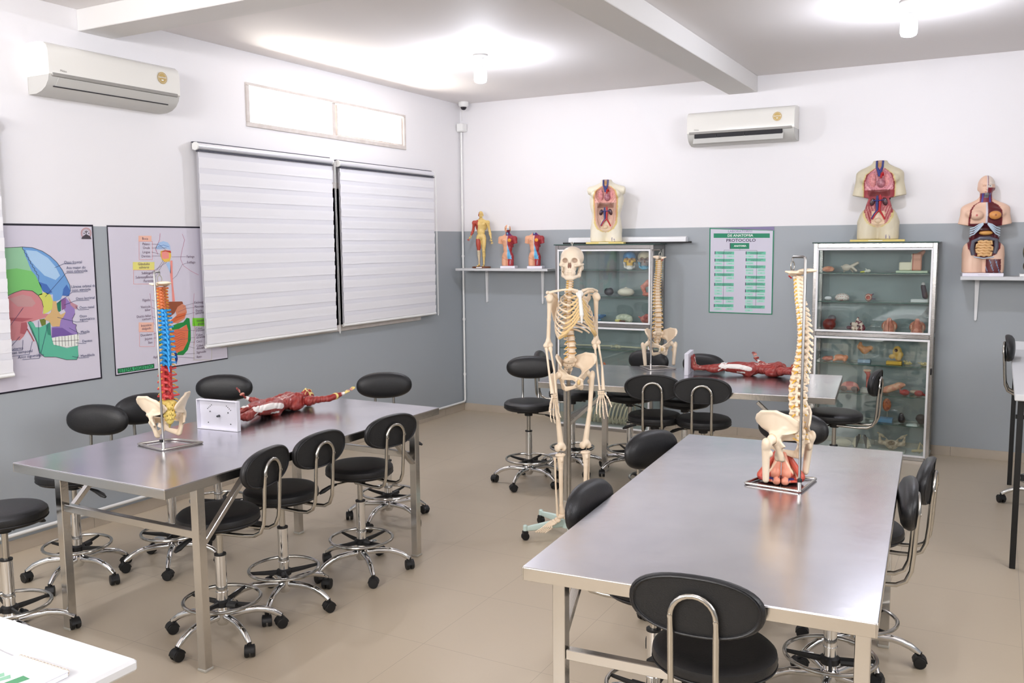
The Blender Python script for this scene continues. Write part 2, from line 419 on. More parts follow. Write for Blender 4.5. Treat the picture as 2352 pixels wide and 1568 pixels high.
# ------------------------------------------------------------------ windows
FRAME = mat('white_window_frame', (214,207,203), .5, noise=(14,(190,178,168),.4))
PANE = glassmat('window_glass', (250,250,250), .05)
m_ = MB(); y0,y1,z0,z1 = W['y0'],W['y1'],W['z0'],W['z1']; t = .035
m_.bx(-.13,.012,y0,y1,z1-t*.6,z1,.003); m_.bx(-.13,.012,y0,y1,z0,z0+t,.003); m_.bx(-.13,.012,y0,y0+t,z0+t,z1-t*.6,.003); m_.bx(-.13,.012,y1-t,y1,z0+t,z1-t*.6,.003)
m_.bx(-.09,-.01,-2.075,-2.03,z0+t,z1-t*.6,.003)
win = struct('window_1', m_, FRAME)
for a,b in ((y0+t,-2.075),(-2.03,y1-t)):
    m_ = MB(); m_.bx(-.055,-.05,a,b,z0+t,z1-t*.6); O('pane', m_, PANE, win)
m_ = MB(); m_.bx(-.03,-.005,-2.02,y1-t-.004,z0+t+.001,z0+t+.014,.002); m_.bx(-.03,-.005,-2.02,-2.005,z0+t+.014,z1-.03,.002); m_.bx(-.03,-.005,y1-t-.02,y1-t-.006,z0+t+.014,z1-.03,.002); m_.tube([(-.004,-1.42,z0+t+.012),(.012,-1.40,z0+t+.012),(.014,-1.38,z0+t+.05)],.003,6)
O('opening_sash', m_, FRAME, win)
DARKG = mat('dark_window_glass', (26,26,34), .12)
m_ = MB(); y0,y1,z0,z1 = W2['y0'],W2['y1'],W2['z0'],W2['z1']; t = .05
m_.bx(-.12,.02,y0-.02,y1+.02,z0-.055,z0,.004); m_.bx(-.12,.012,y0,y1,z1-t,z1,.004); m_.bx(-.12,.012,y0,y0+t,z0,z1-t,.004); m_.bx(-.12,.012,y1-t,y1,z0,z1-t,.004); m_.bx(-.06,-.035,-2.17,-2.10,z0,z1-t,.004)
win = struct('window_2', m_, FRAME)
m_ = MB(); m_.bx(-.05,-.042,y0+t,-2.17,z0,z1-t); m_.bx(-.05,-.042,-2.10,y1-t,z0,z1-t); O('pane', m_, DARKG, win)
# ------------------------------------------------------------------ zebra roller blinds
SHEER = mat('sheer_blind_fabric', (229,228,234), .9); OPQ = mat('opaque_blind_fabric', (240,239,243), .85)
ALU = mat('blind_aluminium', (226,226,232), .32, .3); DKALU = mat('blind_dark_gap', (60,60,72), .5)
def blind(y0, y1, ztop, zbot, label, chain=None, nb=13, endcap=True):
    t = T('roller_blind', label, 'blind', (0,(y0+y1)/2,zbot), 0, 'zebra roller blinds on the left wall')
    c = (y0+y1)/2; w = (y1-y0)/2; h = ztop-zbot
    m = MB()
    prof = [(.056+.026*math.cos(a), h+.004+.026*math.sin(a)) for a in np.linspace(-PI*.55,PI*.75,14)]+[(.02,h+.026),(.02,h-.018)]
    m.prism([(p[0],-w,p[1]) for p in prof], (0,2*w,0)); O('cassette', m, ALU, t, sharp=50)
    m = MB(); m.bx(.012,.045,-w,w,h+.031,h+.038,0); m.bx(.05,.08,-w+.004,w-.004,h-.034,h-.0235,0); O('cassette_gap', m, DKALU, t, label='dark gap along the cassette')
    for s in (-1,1):
        m = MB(); m.lathe([(.0,-.007),(.029,-.006),(.030,.005),(.024,.007),(0,.007)],20,(.056,s*(w+.002),h+.004),axis='y'); O('end_cap', m, WHITEP, t)
    # fabric: alternating opaque and sheer bands, slightly wavy, front layer with shadow steps
    m = MB(); n = nb; zt = h-.032; zb = .03; bh = (zt-zb)/n
    random.seed(int(abs(y0)*100))
    for i in range(n):
        za = zt-i*bh; ph = random.random()*6
        for (f0,f1,mi,off) in ((0,.34,1,0.),(.34,1.,0,.006)):
            A = za-f0*bh; B = za-f1*bh
            def fn(u,v,A=A,B=B,off=off,ph=ph):
                yy = -w+.006+(2*w-.012)*u
                return (.068+off*(1 if v < .5 else .35)+.004*math.sin(u*5+ph)*math.sin(PI*(za-(A+(B-A)*v))/h), yy, A+(B-A)*v)
            m.grid(fn, 16, 3, mi)
    O('fabric', m, [OPQ,SHEER], t, fix=False)
    m = MB(); m.grid(lambda u,v: (.05, -w+.01+(2*w-.02)*u, zb+(zt-zb)*v), 2, 2); O('rear_fabric', m, OPQ, t, fix=False)
    m = MB(); m.lathe([(.0,-w),(.012,-w),(.012,w),(0,w)],12,(.062,0,.014),axis='y'); m.bx(.06,.066,-w,w,.014,.034,.001); O('bottom_rail', m, WHITEP, t)
    if chain is not None:
        m = MB(); L = chain
        for s in (-1,1): m.tube([(.075,w+.025+.006*s,h),(.075,w+.028+.008*s,h*.5),(.075,w+.03+.008*s,h-L+.02),(.075,w+.03,h-L)],.0022,6)
        O('bead_chain', m, WHITEP, t)
    return t
blind(-3.655,-2.19,2.515,1.07,'wide white zebra roller blind left of the pair, hanging beside the digestive poster',chain=1.47,nb=12)
blind(-2.10,-.63,2.505,1.095,'white zebra roller blind right of the pair, nearer the room corner',chain=1.42,nb=13)
blind(-6.55,-5.10,2.53,1.06,'white zebra roller blind at the far left edge, overlapping the skull poster',nb=12)
# ------------------------------------------------------------------ air conditioners
ACW = mat('ac_cream_white', (238,236,230), .16, coat=.5); ACG = mat('ac_grey_strip', (150,147,142), .3); ACU = mat('ac_underside', (205,204,200), .4); GOLD = mat('gold_sticker', (188,160,96), .4, .2); ACD = mat('ac_dark_slot', (30,28,34), .6)
def text_mb(items, M0):
    m = MB()
    for (txt,size,x,y,mi,bold) in items: text_into(m, txt, size, M0 @ Matrix.Translation((x,y,0)), mi, bold)
    return m
def aircon(label, loc, rz, open_louver, texts):
    # local: back on plane y=0, front towards -y, x along width
    t = T('air_conditioner', label, 'air conditioner', loc, rz)
    w = .475
    P = [(0,0),(0,.295),(-.12,.295),(-.165,.287),(-.19,.268),(-.202,.235),(-.205,.15),(-.203,.105)]
    m = MB()
    m.prism([(-w,p[0],p[1]) for p in P]+[(-w,-.198,.10),(-w,0,.10)], (2*w,0,0)); 
    O('body', m, ACW, t, sharp=40)
    m = MB(); Q = [(0,.1),(-.196,.1),(-.188,.07),(-.16,.035),(-.12,.012),(-.07,0),(0,0)]
    m.prism([(-w+.002,p[0],p[1]) for p in Q], (2*w-.004,0,0)); O('underside', m, ACU, t, sharp=40)
    m = MB(); m.bx(-w+.02,w-.02,-.2055,-.19,.093,.115,.003); O('trim_strip', m, ACG, t)
    m = MB()
    if open_louver:
        m.bx(-w+.07,w-.10,-.205,-.15,.055,.092,.002); O('air_slot', m, ACD, t)
        m = MB(); m.box((-.015,-.205,.035),(.80,.004,.055),.001,rot=(R(-18),0,0)); m.box((-.2,-.19,.06),(.005,.03,.03)); m.box((.05,-.19,.06),(.005,.03,.03)); O('louver', m, ACU, t)
    else:
        m.box((-.015,-.168,.040),(.83,.006,.006),.001); O('air_slot', m, ACD, t)
        m = MB(); m.box((-.01,-.1835,.066),(.81,.004,.060),.001,rot=(R(38),0,0)); O('louver', m, ACU, t)
    m = MB(); n = 48; pts = []
    cx = .33; cz = .2
    for i in range(n): a = 2*PI*i/n; r = .036 if i%2 else .040; pts.append((cx+r*math.cos(a),-.2075,cz+r*math.sin(a)))
    m.poly(pts, 0)
    pts = [(cx+.031*math.cos(2*PI*i/32),-.2081,cz+.031*math.sin(2*PI*i/32)) for i in range(32)]
    m.tube(pts,.0007,4,closed=True,m=1); m.bx(cx-.008,cx+.008,-.2088,-.208,cz-.018,cz-.01,0,1)
    M = Matrix.Translation((cx,-.2085,cz+.004)) @ Matrix.Rotation(R(90),4,'X')
    text_into(m, 'Superbrands', .0125, M, 1, .0003)
    O('sticker', m, [GOLD,WHITEP], t, smooth=False, fix=False)
    m = MB(); M = Matrix.Translation((-w+.09,-.2075,.13)) @ Matrix.Rotation(R(90),4,'X'); text_into(m, 'Midea', .018, M, 0); O('logo', m, ACG, t, smooth=False, fix=False)
    return t
aircon('large white air conditioner on the left wall under the beam', (0,-4.375,2.715), R(90), False, [])
aircon('white air conditioner with open louver on the back wall', (3.025,-.001,2.685), 0, True, [])
# ------------------------------------------------------------------ bulbs, camera, conduit
BULB = mat('lit_bulb', (255,255,255), .3, emit=(238,240,255), es=26)
def bulb(x, y, label):
    t = T('ceiling_bulb', label, 'light bulb', (x,y,H), 0, 'bare white bulbs on the ceiling')
    m = MB(); m.lathe([(0,-.0005),(.058,-.0005),(.06,-.01),(.055,-.016),(.03,-.022),(.022,-.05),(.022,-.075),(0,-.076)],28); O('ceiling_rose', m, WHITEP, t)
    m = MB(); m.lathe([(0,-.0765),(.018,-.077),(.02,-.09),(.034,-.108),(0.034,-.109),(0,-.109)],28); O('bulb_neck', m, WHITEP, t)
    m = MB(); m.lathe([(0,-.1095),(.035,-.11),(.048,-.122),(.05,-.14),(.05,-.19),(.044,-.207),(.03,-.213),(0,-.214)],28); O('bulb_globe', m, BULB, t)
    l = bpy.data.lights.new('bulb_light','POINT'); l.energy = 42; l.color = (.87,.90,1); l.shadow_soft_size = .05
    lo = bpy.data.objects.new('bulb_light', l); COL.objects.link(lo); lo.location = (x,y,H-.235)
bulb(1.461,-2.046,'lit bare bulb on the ceiling above the left blinds')
bulb(4.544,-2.044,'lit bare bulb on the ceiling at the upper right')
bulb(4.544,-6.4,'added fill bulb on the ceiling near the front of the room, out of view'); bulb(1.461,-6.4,'added fill bulb on the ceiling left side near the front, out of view')  # two unseen bulbs added behind the camera for extra light
t = T('security_camera','small white dome security camera at the ceiling corner','camera',(.125,-.13,H-.001))
m_ = MB(); m_.lathe([(0,0),(.052,0),(.053,-.03),(.047,-.045),(.036,-.052),(0,-.052)],28); O('housing', m_, WHITEP, t)
m_ = MB(); m_.lathe([(.032,-.0521),(.031,-.062),(.022,-.076),(.01,-.082),(0,-.083)],24); O('dome', m_, mat('smoked_dome',(40,38,44),.1), t)
t = T('junction_box','white plastic junction box in the wall corner under the camera','junction box',(.047,-.047,3.0))
m_ = MB(); m_.box((0,0,.03),(.085,.085,.085),.006); O('box', m_, WHITEP, t)
m_ = MB(); m_.box((.008,-.048,.03),(.07,.008,.074),.003); O('lid', m_, WHITEP, t)
m_ = MB(); z = .10
m_.tube([(.03,-.03,2.985),(.03,-.03,.12),(.03,-.034,.105),(.03,-.06,.098),(.03,-9.0,.13)],.011,10)
for zz in (2.2,1.68,1.0,.4): m_.lathe([(.0165,-.012),(.0165,.012)],12,(.03,-.03,zz))
O('cable_conduit', m_, WHITEP, label='white conduit pipe down the corner and along the left skirting', cat='pipe')
m_ = MB(); m_.tube([(.11,-.115,H-.05),(.085,-.09,3.16),(.055,-.055,3.1)],.002,6)
O('camera_cable', m_, WHITEP, label='thin white cable from dome camera to junction box', cat='cable')
# ------------------------------------------------------------------ camera & lights
cd = bpy.data.cameras.new('camera'); cam = bpy.data.objects.new('camera', cd); COL.objects.link(cam); sc.camera = cam
yaw, pitch, roll = -.4994,-.1104,-.009
f = Vector((math.cos(pitch)*math.sin(yaw), math.cos(pitch)*math.cos(yaw), math.sin(pitch))); r_ = Vector((math.cos(yaw),-math.sin(yaw),0)); u_ = r_.cross(f)
r2 = r_*math.cos(roll)+u_*math.sin(roll); u2 = -r_*math.sin(roll)+u_*math.cos(roll)
cam.matrix_world = Matrix(((r2.x,u2.x,-f.x,5.1029),(r2.y,u2.y,-f.y,-8.2423),(r2.z,u2.z,-f.z,1.8136),(0,0,0,1)))
cd.sensor_width = 36; cd.lens = 2048.1/2352*36; cd.shift_x = -.409/2352; cd.shift_y = 1.436/2352; cd.clip_start = .05
w_ = bpy.data.worlds.new('world'); sc.world = w_; w_.use_nodes = True
w_.node_tree.nodes['Background'].inputs[0].default_value = (1,.97,.93,1); w_.node_tree.nodes['Background'].inputs[1].default_value = 3.2
def area(name, loc, rot, sx, sy, e, col=(1,1,1), spread=PI):
    l = bpy.data.lights.new(name,'AREA'); l.shape = 'RECTANGLE'; l.size = sx; l.size_y = sy; l.energy = e; l.color = col; l.spread = spread
    o = bpy.data.objects.new(name, l); COL.objects.link(o); o.location = loc; o.rotation_euler = rot; return o
sc.view_settings.view_transform = 'Standard'; sc.view_settings.look = 'None'; sc.view_settings.exposure = 0.2
sc.cycles.max_bounces = 8; sc.cycles.diffuse_bounces = 4; sc.cycles.glossy_bounces = 4; sc.cycles.transmission_bounces = 6; sc.cycles.transparent_max_bounces = 16
sc.cycles.caustics_reflective = False; sc.cycles.caustics_refractive = False; sc.cycles.sample_clamp_indirect = 6
# ------------------------------------------------------------------ steel tables
TH = .85
def steel_table(label, x, y, ang, Wd, L, rz_=.60):
    # origin near-right corner; x along length, y along width
    t = T('steel_table', label, 'table', (x,y,0), ang, 'stainless steel work tables')
    m = MB(); m.bx(0,L,0,Wd,TH-.004,TH,.0015); m.bx(.0,L,0,.004,TH-.042,TH-.004,.001,1); m.bx(0,L,Wd-.004,Wd,TH-.042,TH-.004,.001,1); m.bx(0,.004,.004,Wd-.004,TH-.042,TH-.004,.001,1); m.bx(L-.004,L,.004,Wd-.004,TH-.042,TH-.004,.001,1)
    O('tabletop', m, [TOPSTEEL,STEEL], t)
    m = MB(); a = .2; b = .022
    m.bx(a-.02,L-a+.02,b,b+.035,TH-.045,TH-.005,.002); m.bx(a-.02,L-a+.02,Wd-b-.035,Wd-b,TH-.045,TH-.005,.002)
    for xx in (a,L-a): m.bx(xx-.02,xx+.02,b+.036,Wd-b-.036,TH-.045,TH-.005,.002)
    O('underframe', m, STEEL, t)
    for xx in (a,L-a):
        for yy in (b+.022,Wd-b-.022):
            m = MB(); m.bx(xx-.021,xx+.021,yy-.021,yy+.021,.004,TH-.046,.002); m.bx(xx-.024,xx+.024,yy-.024,yy+.024,0,.012,.002,1); O('leg', m, [STEEL,mat('clear_foot_cap',(190,186,176),.3)], t)
            s = 1 if xx < L/2 else -1
            m = MB(); A = Vector((xx+s*.022,yy,.56)); B = Vector((xx+s*.27,yy,TH-.06)); d = B-A
            m.box(tuple((A+B)/2),(d.length,.03,.022),.002,rot=(0,-math.atan2(d.z,d.x),0)); O('diagonal_brace', m, STEEL, t)
    for xx in (a,L-a):
        m = MB(); m.bx(xx-.015,xx+.015,b+.044,Wd-b-.044,rz_-.017,rz_+.017,.002); O('end_rail', m, STEEL, t)
    return t
steel_table('steel table by the left wall holding the coloured spine model', 2.223,-5.865,1.571,.990,1.99)
steel_table('large steel table in the right foreground, bare except for one spine model', 4.874,-5.903,1.630,.990,2.025,.505)
steel_table('steel table at the back before the glass cabinets', 2.308,-2.746,.102,.995,1.956)
# ------------------------------------------------------------------ stools
def sq(a, n): c = math.cos(a); s = math.sin(a); return (math.copysign(abs(c)**n,c), math.copysign(abs(s)**n,s))
def make_stool():
    t = T('lab_stool', 'x', 'stool', (0,0,0), 0, 'black padded lab stools on castors')
    SZ = .617
    m = MB(); pr = [(0,SZ-.068),(.15,SZ-.068),(.172,SZ-.064),(.182,SZ-.052),(.186,SZ-.034),(.183,SZ-.018),(.17,SZ-.006),(.14,SZ-.001),(.08,SZ+.001),(0,SZ+.002)]
    m.lathe(pr,40); m.tube([(.1835*math.cos(a),.1835*math.sin(a),SZ-.05) for a in np.linspace(0,2*PI,41)[:-1]],.003,6,closed=True)
    O('seat', m, BLACKL, t)
    m = MB(); m.bx(-.09,.09,-.08,.08,SZ-.084,SZ-.069,.004); m.lathe([(0,SZ-.115),(.03,SZ-.115),(.032,SZ-.085),(0,SZ-.085)],16); O('seat_plate', m, BLACKP, t)
    # lever
    m = MB(); m.tube([(-.02,-.03,SZ-.095),(-.045,-.13,SZ-.1)],.005,8); O('lever_rod', m, CHROMEW, t)
    m = MB(); m.tube([(-.045,-.128,SZ-.1),(-.055,-.165,SZ-.108),(-.065,-.205,SZ-.125),(-.07,-.225,SZ-.135)],[.006,.010,.012,.006],8,flat=1.3); O('lever', m, BLACKP, t)
    # backrest: puffed oval, width along y, centre (.255,0,.825)
    cx, cz, w, h = .262,.832,.187,.089
    m = MB(); n = 40
    rings = [(0.0,-.034),(.45,-.032),(.75,-.026),(.92,-.014),(1.0,.004),(.995,.014),(.965,.020),(.9,.017),(.895,.0155),(.5,.016),(0,.016)]
    def bend(yy): return -.35*yy*yy
    vs = []; fs = []; mi = []
    for (s,dx) in rings:
        for k in range(n):
            c, q = sq(2*PI*k/n,.86); yy = w*s*c; zz = h*s*q
            vs.append((cx+dx+bend(yy)-(.0)+.10*zz*.6, yy, cz+zz))
    for i in range(len(rings)-1):
        for k in range(n): fs.append((i*n+k,i*n+(k+1)%n,(i+1)*n+(k+1)%n,(i+1)*n+k)); mi.append(0 if i < 7 else 1)
    m.v = vs; m.f = fs; m.mi = mi
    o = O('backrest', m, [BLACKL,BLACKB], t, sharp=60)
    m = MB(); pts = []
    for k in range(n):
        c, q = sq(2*PI*k/n,.86); yy = w*.93*c; zz = h*.93*q; pts.append((cx+.0195+bend(yy)+.06*zz,yy,cz+zz))
    m.tube(pts,.0035,6,closed=True); O('piping', m, BLACKL, o)
    # U bracket
    r = .062; zt = .868-r; pts = []
    X0 = cx+.027
    def leg(s): return [(.03,s*r,SZ-.09),(.17,s*r,SZ-.092),(.225,s*r,SZ-.088),(.258,s*r,SZ-.07),(.275,s*r,SZ-.03),(.281,s*r,SZ+.03),(.286,s*r,SZ+.12),(X0,s*r,zt-.02)]
    top = [(X0+.003, -r*math.cos(a), zt+r*math.sin(a)) for a in np.linspace(0,PI,13)]
    m = MB(); m.tube(leg(-1)+top+leg(1)[::-1], .0088, 12); 
    for s in (-1,1): m.lathe([(0,-.002),(.006,-.002),(.006,.0015),(0,.0025)],10,(X0+.011,s*r,zt),axis='x')
    O('back_bracket', m, CHROMEW, t)
    m = MB(); m.lathe([(0,.30),(.0145,.30),(.0145,.555),(0,.555)],16); O('gas_rod', m, CHROMEW, t)
    m = MB(); m.lathe([(0,.13),(.0255,.13),(.0255,.40),(0,.40)],24); m.lathe([(0,.4001),(.027,.4001),(.027,.408),(.0155,.409),(0,.409)],24,m=1); m.lathe([(0,.222),(.028,.222),(.028,.229),(0,.229)],24,m=0); O('column_sleeve', m, [CHROME,BLACKP], t)
    m = MB(); m.tube([(.172*math.cos(a),.172*math.sin(a),.19) for a in np.linspace(0,2*PI,41)[:-1]],.0085,10,closed=True); ring = O('foot_ring', m, CHROMEW, t)
    m = MB(); m.lathe([(0,.158),(.036,.158),(.038,.182),(.028,.19),(0,.19)],16)
    for k in range(4):
        a = PI/4+k*PI/2; c, s = math.cos(a), math.sin(a)
        m.tube([(c*.03,s*.03,.172),(c*.1,s*.1,.178),(c*.166,s*.166,.186)],[.014,.011,.008],8,flat=.6)
    m.tube([(.02,-.035,.17),(.055,-.07,.172)],[.014,.014],8); O('ring_spider', m, BLACKP, ring)
    m = MB(); m.lathe([(0,.07),(.024,.07),(.034,.09),(.036,.128),(.028,.136),(0,.136)],20)
    for k in range(5):
        a = 2*PI*k/5; c, s = math.cos(a), math.sin(a)
        prof = [(.025,.112,.017),(.09,.116,.0165),(.15,.115,.016),(.19,.105,.0155),(.225,.09,.015),(.25,.072,.0135),(.262,.062,.012)]
        m.tube([(c*p[0],s*p[0],p[1]) for p in prof],[p[2] for p in prof],12,flat=.95,up=(0,0,1))
    O('star_base', m, CHROME, t)
    random.seed(4)
    m = MB()
    for s in (-1,1):
        m.lathe([(0,s*.004),(.024,s*.004),(.026,s*.008),(.026,s*.019),(.023,s*.023),(.01,s*.024),(0,s*.024)],20,(.0,0,.0265),axis='y')
    arc = [(.030*math.cos(a),.030*math.sin(a)) for a in np.linspace(R(10),R(175),12)]
    m.prism([(p[0],-.021,.0265+p[1]) for p in arc]+[(-.02,-.021,.03),(.02,-.021,.03)],(0,.042,0)); m.lathe([(0,.05),(.009,.05),(.009,.07),(0,.07)],10)
    cm = m.mesh('castor',[BLACKP])
    for k in range(5):
        a = 2*PI*k/5
        link('castor', cm, t, (.264*math.cos(a),.264*math.sin(a),0), (0,0,a+random.uniform(-2,2)))
    return t
# (x, y, back direction deg, label)
ST = [
 (1.19,-5.90,-150,'black stool cut by the left edge of the photo, above the white desk corner'),
 (.72,-5.22,112,'black stool tucked under the left table at its near wall side'),
 (1.01,-4.82,166,'black stool partly behind the coloured spine model against the wall'),
 (.735,-4.22,122,'black stool behind the lying muscle figure on the left table'),
 (1.63,-3.60,129,'black stool alone beyond the far end of the left table'),
 (2.01,-5.40,12,'nearest black stool on the aisle side of the left table'),
 (1.99,-4.97,0,'middle black stool on the aisle side of the left table'),
 (2.05,-4.42,-10,'farthest black stool on the aisle side of the left table'),
 (4.40,-5.70,-86,'large black stool in front of the right foreground table, back to the camera'),
 (4.05,-5.25,178,'black stool on the left side of the foreground table, nearer the camera'),
 (3.93,-4.36,160,'black stool on the left side of the foreground table, farther from the camera'),
 (4.585,-4.70,8,'black stool on the right side of the foreground table, nearer the camera'),
 (4.62,-4.28,-2,'black stool on the right side of the foreground table, farther from the camera'),
 (4.15,-3.74,82,'black stool at the far end of the foreground table behind its spine model'),
 (2.035,-2.37,114,'black stool standing free at the left end of the back table'),
 (2.17,-1.88,196,'black stool tucked under the left end of the back table behind the skeleton'),
 (2.60,-1.73,77,'black stool on the cabinet side of the back table, near the white spine model'),
 (3.06,-1.78,75,'black stool behind the back table, beyond the feet of the muscle figure'),
 (3.065,-2.465,-74,'left one of two black stools side by side in front of the back table'),
 (3.40,-2.445,-76,'right one of two black stools side by side in front of the back table'),
 (4.15,-1.86,-3,'black stool seen from the side at the right end of the back table'),
]
STOOL = None
for i,(x,y,a,lab) in enumerate(ST):
    if i == 0: STOOL = make_stool(); s_ = STOOL; s_.location = (x,y,0); s_.rotation_euler = (0,0,R(a)); s_['label'] = lab
    else: s_ = dup(STOOL,(x,y,0),R(a),lab)
    # turn the base a little differently from the seat
    k = (i*37)%72
    for ch in s_.children:
        if ch.name.split('.')[0] in ('castor',):
            v = Matrix.Rotation(R(k),3,'Z') @ Vector(ch.location); ch.location = v; ch.rotation_euler.z += R(k+i*50)
        elif ch.name.split('.')[0] in ('star_base','foot_ring'): ch.rotation_euler = (0,0,R(k))
LIFT = {0:.03,2:.04,3:.04,4:.03,14:.02,15:.04,16:.03,17:.03,18:.03,19:.03,20:.03}      # some stools are wound a little higher
LB = {ST[i][3]:dz for i,dz in LIFT.items()}
for ob in list(bpy.data.objects):
    dz = LB.get(ob.get('label',''))
    if dz:
        for ch in ob.children:
            if ch.name.split('.')[0] in ('seat','seat_plate','lever_rod','lever','backrest','back_bracket'): ch.location.z += dz
# the taller stool at the right-hand desk
s_ = dup(STOOL,(5.45,-1.36,0),R(178),'raised black stool at the white desk on the right edge')
for ch in list(s_.children):
    n = ch.name.split('.')[0]
    if n in ('seat','seat_plate','lever_rod','lever','backrest','back_bracket'): ch.location.z += .215
    if n == 'gas_rod': ch.location.z += .1; ch.scale.z = 1.2
# ------------------------------------------------------------------ desks
DESK = mat('white_laminate', (206,207,209), .45); DGREY = mat('desk_grey_frame', (70,72,76), .5)
t = T('white_desk','white desk corner in the lower left foreground with notebooks','desk',(3.20,-6.78,0))
m_ = MB(); m_.bx(-1.5,0,-.7,0,.726,.76,.008); O('desktop', m_, DESK, t)
for xx,yy in ((-.06,-.10),(-1.44,-.10),(-.06,-.62),(-1.44,-.62)):
    m_ = MB(); m_.bx(xx-.02,xx+.02,yy-.02,yy+.02,0,.726,.002); O('leg', m_, DGREY, t)
t = T('white_desk','white topped desk with black metal legs at the right edge','desk',(5.205,-2.91,0))
m_ = MB(); m_.bx(0,.9,0,2.2,.965,1.0,.004); O('desktop', m_, DESK, t)
m_ = MB(); m_.bx(0,.9,2.2,2.216,.965,1.06,.003); O('backsplash', m_, DESK, t)
BLKM = mat('black_metal', (16,16,17), .45)
for xx in (.035,.86):
    for yy in (.18,2.1):
        m_ = MB(); m_.bx(xx-.015,xx+.015,yy-.015,yy+.015,0,.965,.002); O('leg', m_, BLKM, t)
for yy in (.18,2.1): m_ = MB(); m_.bx(.052,.843,yy-.012,yy+.012,.5,.53,.002); O('stretcher', m_, BLKM, t)
# ------------------------------------------------------------------ pixel-to-wall helper for flat artwork (measured on the photograph)
def ray_(px,py): return f + r2*((px-1176-.409)/2048.1) - u2*((py-784-1.436)/2048.1)
CP = Vector((5.1029,-8.2423,1.8136))
def on_left(px,py,x=.007): d = ray_(px,py); p = CP+d*((x-CP.x)/d.x); return (x,p.y,p.z)
def on_back(px,py,y=-.006): d = ray_(px,py); p = CP+d*((y-CP.y)/d.y); return (p.x,y,p.z)
def ink(n, c): return mat('print_'+n, c, .45)
def poster_tools(conv, ox, oy, s, zaxis):
    def P(u,v): return conv(ox+u/s, oy+v/s)
    def off(p, k): return (p[0]+zaxis[0]*k, p[1]+zaxis[1]*k, p[2]+zaxis[2]*k)
    def poly(m, pts, mi, k): m.poly([off(P(*q),k) for q in pts], mi)
    def line(m, pts, mi, k, w=.0016):
        for a,b in zip(pts[:-1],pts[1:]):
            A = Vector(off(P(*a),k)); B = Vector(off(P(*b),k)); d = (B-A).normalized(); n = d.cross(Vector(zaxis))*w
            m.add([tuple(A-n),tuple(B-n),tuple(B+n),tuple(A+n)],[(0,1,2,3)],mi)
    def text(m, txt, u, v, size, mi, k, al='LEFT', bold=0., sx=1.):
        p = Vector(off(P(u,v),k)); z = Vector(zaxis); y = Vector((0,0,1)); x = y.cross(z)
        M = Matrix(((x.x,y.x,z.x,p.x),(x.y,y.y,z.y,p.y),(x.z,y.z,z.z,p.z),(0,0,0,1)))
        text_into(m, txt, size, M, mi, bold, al, sx)
    return P, poly, line, text
SHEET = mat('poster_paper', (214,209,222), .35); INK = ink('black',(40,40,60)); BORD = ink('border',(22,18,34))
# skull poster -----------------------------------------------------
P, poly, line, text = poster_tools(on_left, 0, 500, 3.92, (1,0,0))
cols = [(214,209,222),(22,18,34),(150,200,160),(122,196,112),(112,160,214),(206,134,138),(208,212,104),(214,178,124),(152,128,188),(190,140,152),(36,120,92),(140,92,146),(236,238,230),(96,184,154),(110,122,50),(60,70,110),(196,150,150),(172,205,235),(70,62,70),(178,96,104),(60,140,116),(118,92,160),(70,110,180)]
MS = [ink('skull%d'%i,c) for i,c in enumerate(cols)]; MS[0] = SHEET
m = MB(); ya, yb, za, zb = -5.9,-4.487,.972,1.953
m.bx(.001,.0035,ya-.012,yb+.012,za-.010,zb+.002,0,1); m.bx(.0036,.0062,ya,yb,za,zb-.01,0,0)
K = .0004
poly(m,[(-60,280),(38,270),(200,262),(215,300),(225,340),(245,380),(262,430),(285,480),(320,520),(345,570),(370,610),(385,690),(340,700),(290,660),(200,650),(130,676),(60,706),(-60,740)],2,K)
poly(m,[(-60,500),(45,468),(150,455),(285,480),(320,520),(345,570),(370,610),(380,690),(340,700),(290,655),(200,648),(130,672),(60,704),(-60,740)],3,K*2)
poly(m,[(200,262),(290,268),(380,300),(450,345),(510,400),(560,470),(600,550),(630,610),(634,660),(620,705),(560,700),(545,735),(500,752),(478,748),(475,690),(430,690),(385,660),(372,610),(345,570),(320,520),(285,480),(262,430),(245,380),(225,340),(215,300)],4,K)
poly(m,[(230,290),(330,300),(430,360),(500,440),(540,520),(500,560),(400,520),(320,440),(270,380)],17,K*2)
poly(m,[(345,575),(420,600),(470,670),(430,690),(385,660)],22,K*2)
poly(m,[(600,600),(634,660),(620,705),(560,700),(570,640)],22,K*2)
poly(m,[(-60,760),(60,720),(130,672),(200,650),(290,657),(340,694),(375,745),(390,805),(382,862),(440,866),(432,892),(345,915),(285,935),(240,935),(250,975),(215,1065),(180,1100),(75,1108),(-60,1110)],5,K)
poly(m,[(60,900),(180,900),(300,905),(200,935),(90,925)],19,K*2); poly(m,[(190,945),(240,940),(248,1000),(222,1050),(180,1040)],19,K*2)
poly(m,[(80,730),(200,690),(280,710),(320,770),(290,800),(160,800)],16,K*2)
poly(m,[(345,694),(400,670),(450,688),(477,750),(470,822),(430,850),(388,868),(390,800),(375,742)],6,K*2)
poly(m,[(355,915),(412,905),(412,960),(375,975)],14,K)
poly(m,[(590,715),(630,762),(672,812),(674,862),(650,910),(655,950),(687,963),(680,990),(702,1055),(620,1065),(540,1062),(465,1080),(463,985),(530,975),(545,920),(592,850),(560,800),(545,735)],8,K)
poly(m,[(470,990),(560,990),(640,1040),(700,1058),(540,1064),(465,1078)],21,K*2)
poly(m,[(510,770),(548,738),(548,838),(524,852)],10,K*2); poly(m,[(550,742),(592,728),(592,812),(556,832)],11,K*2)
poly(m,[(612,708),(640,758),(700,790),(690,826),(668,815),(636,786)],9,K*2)
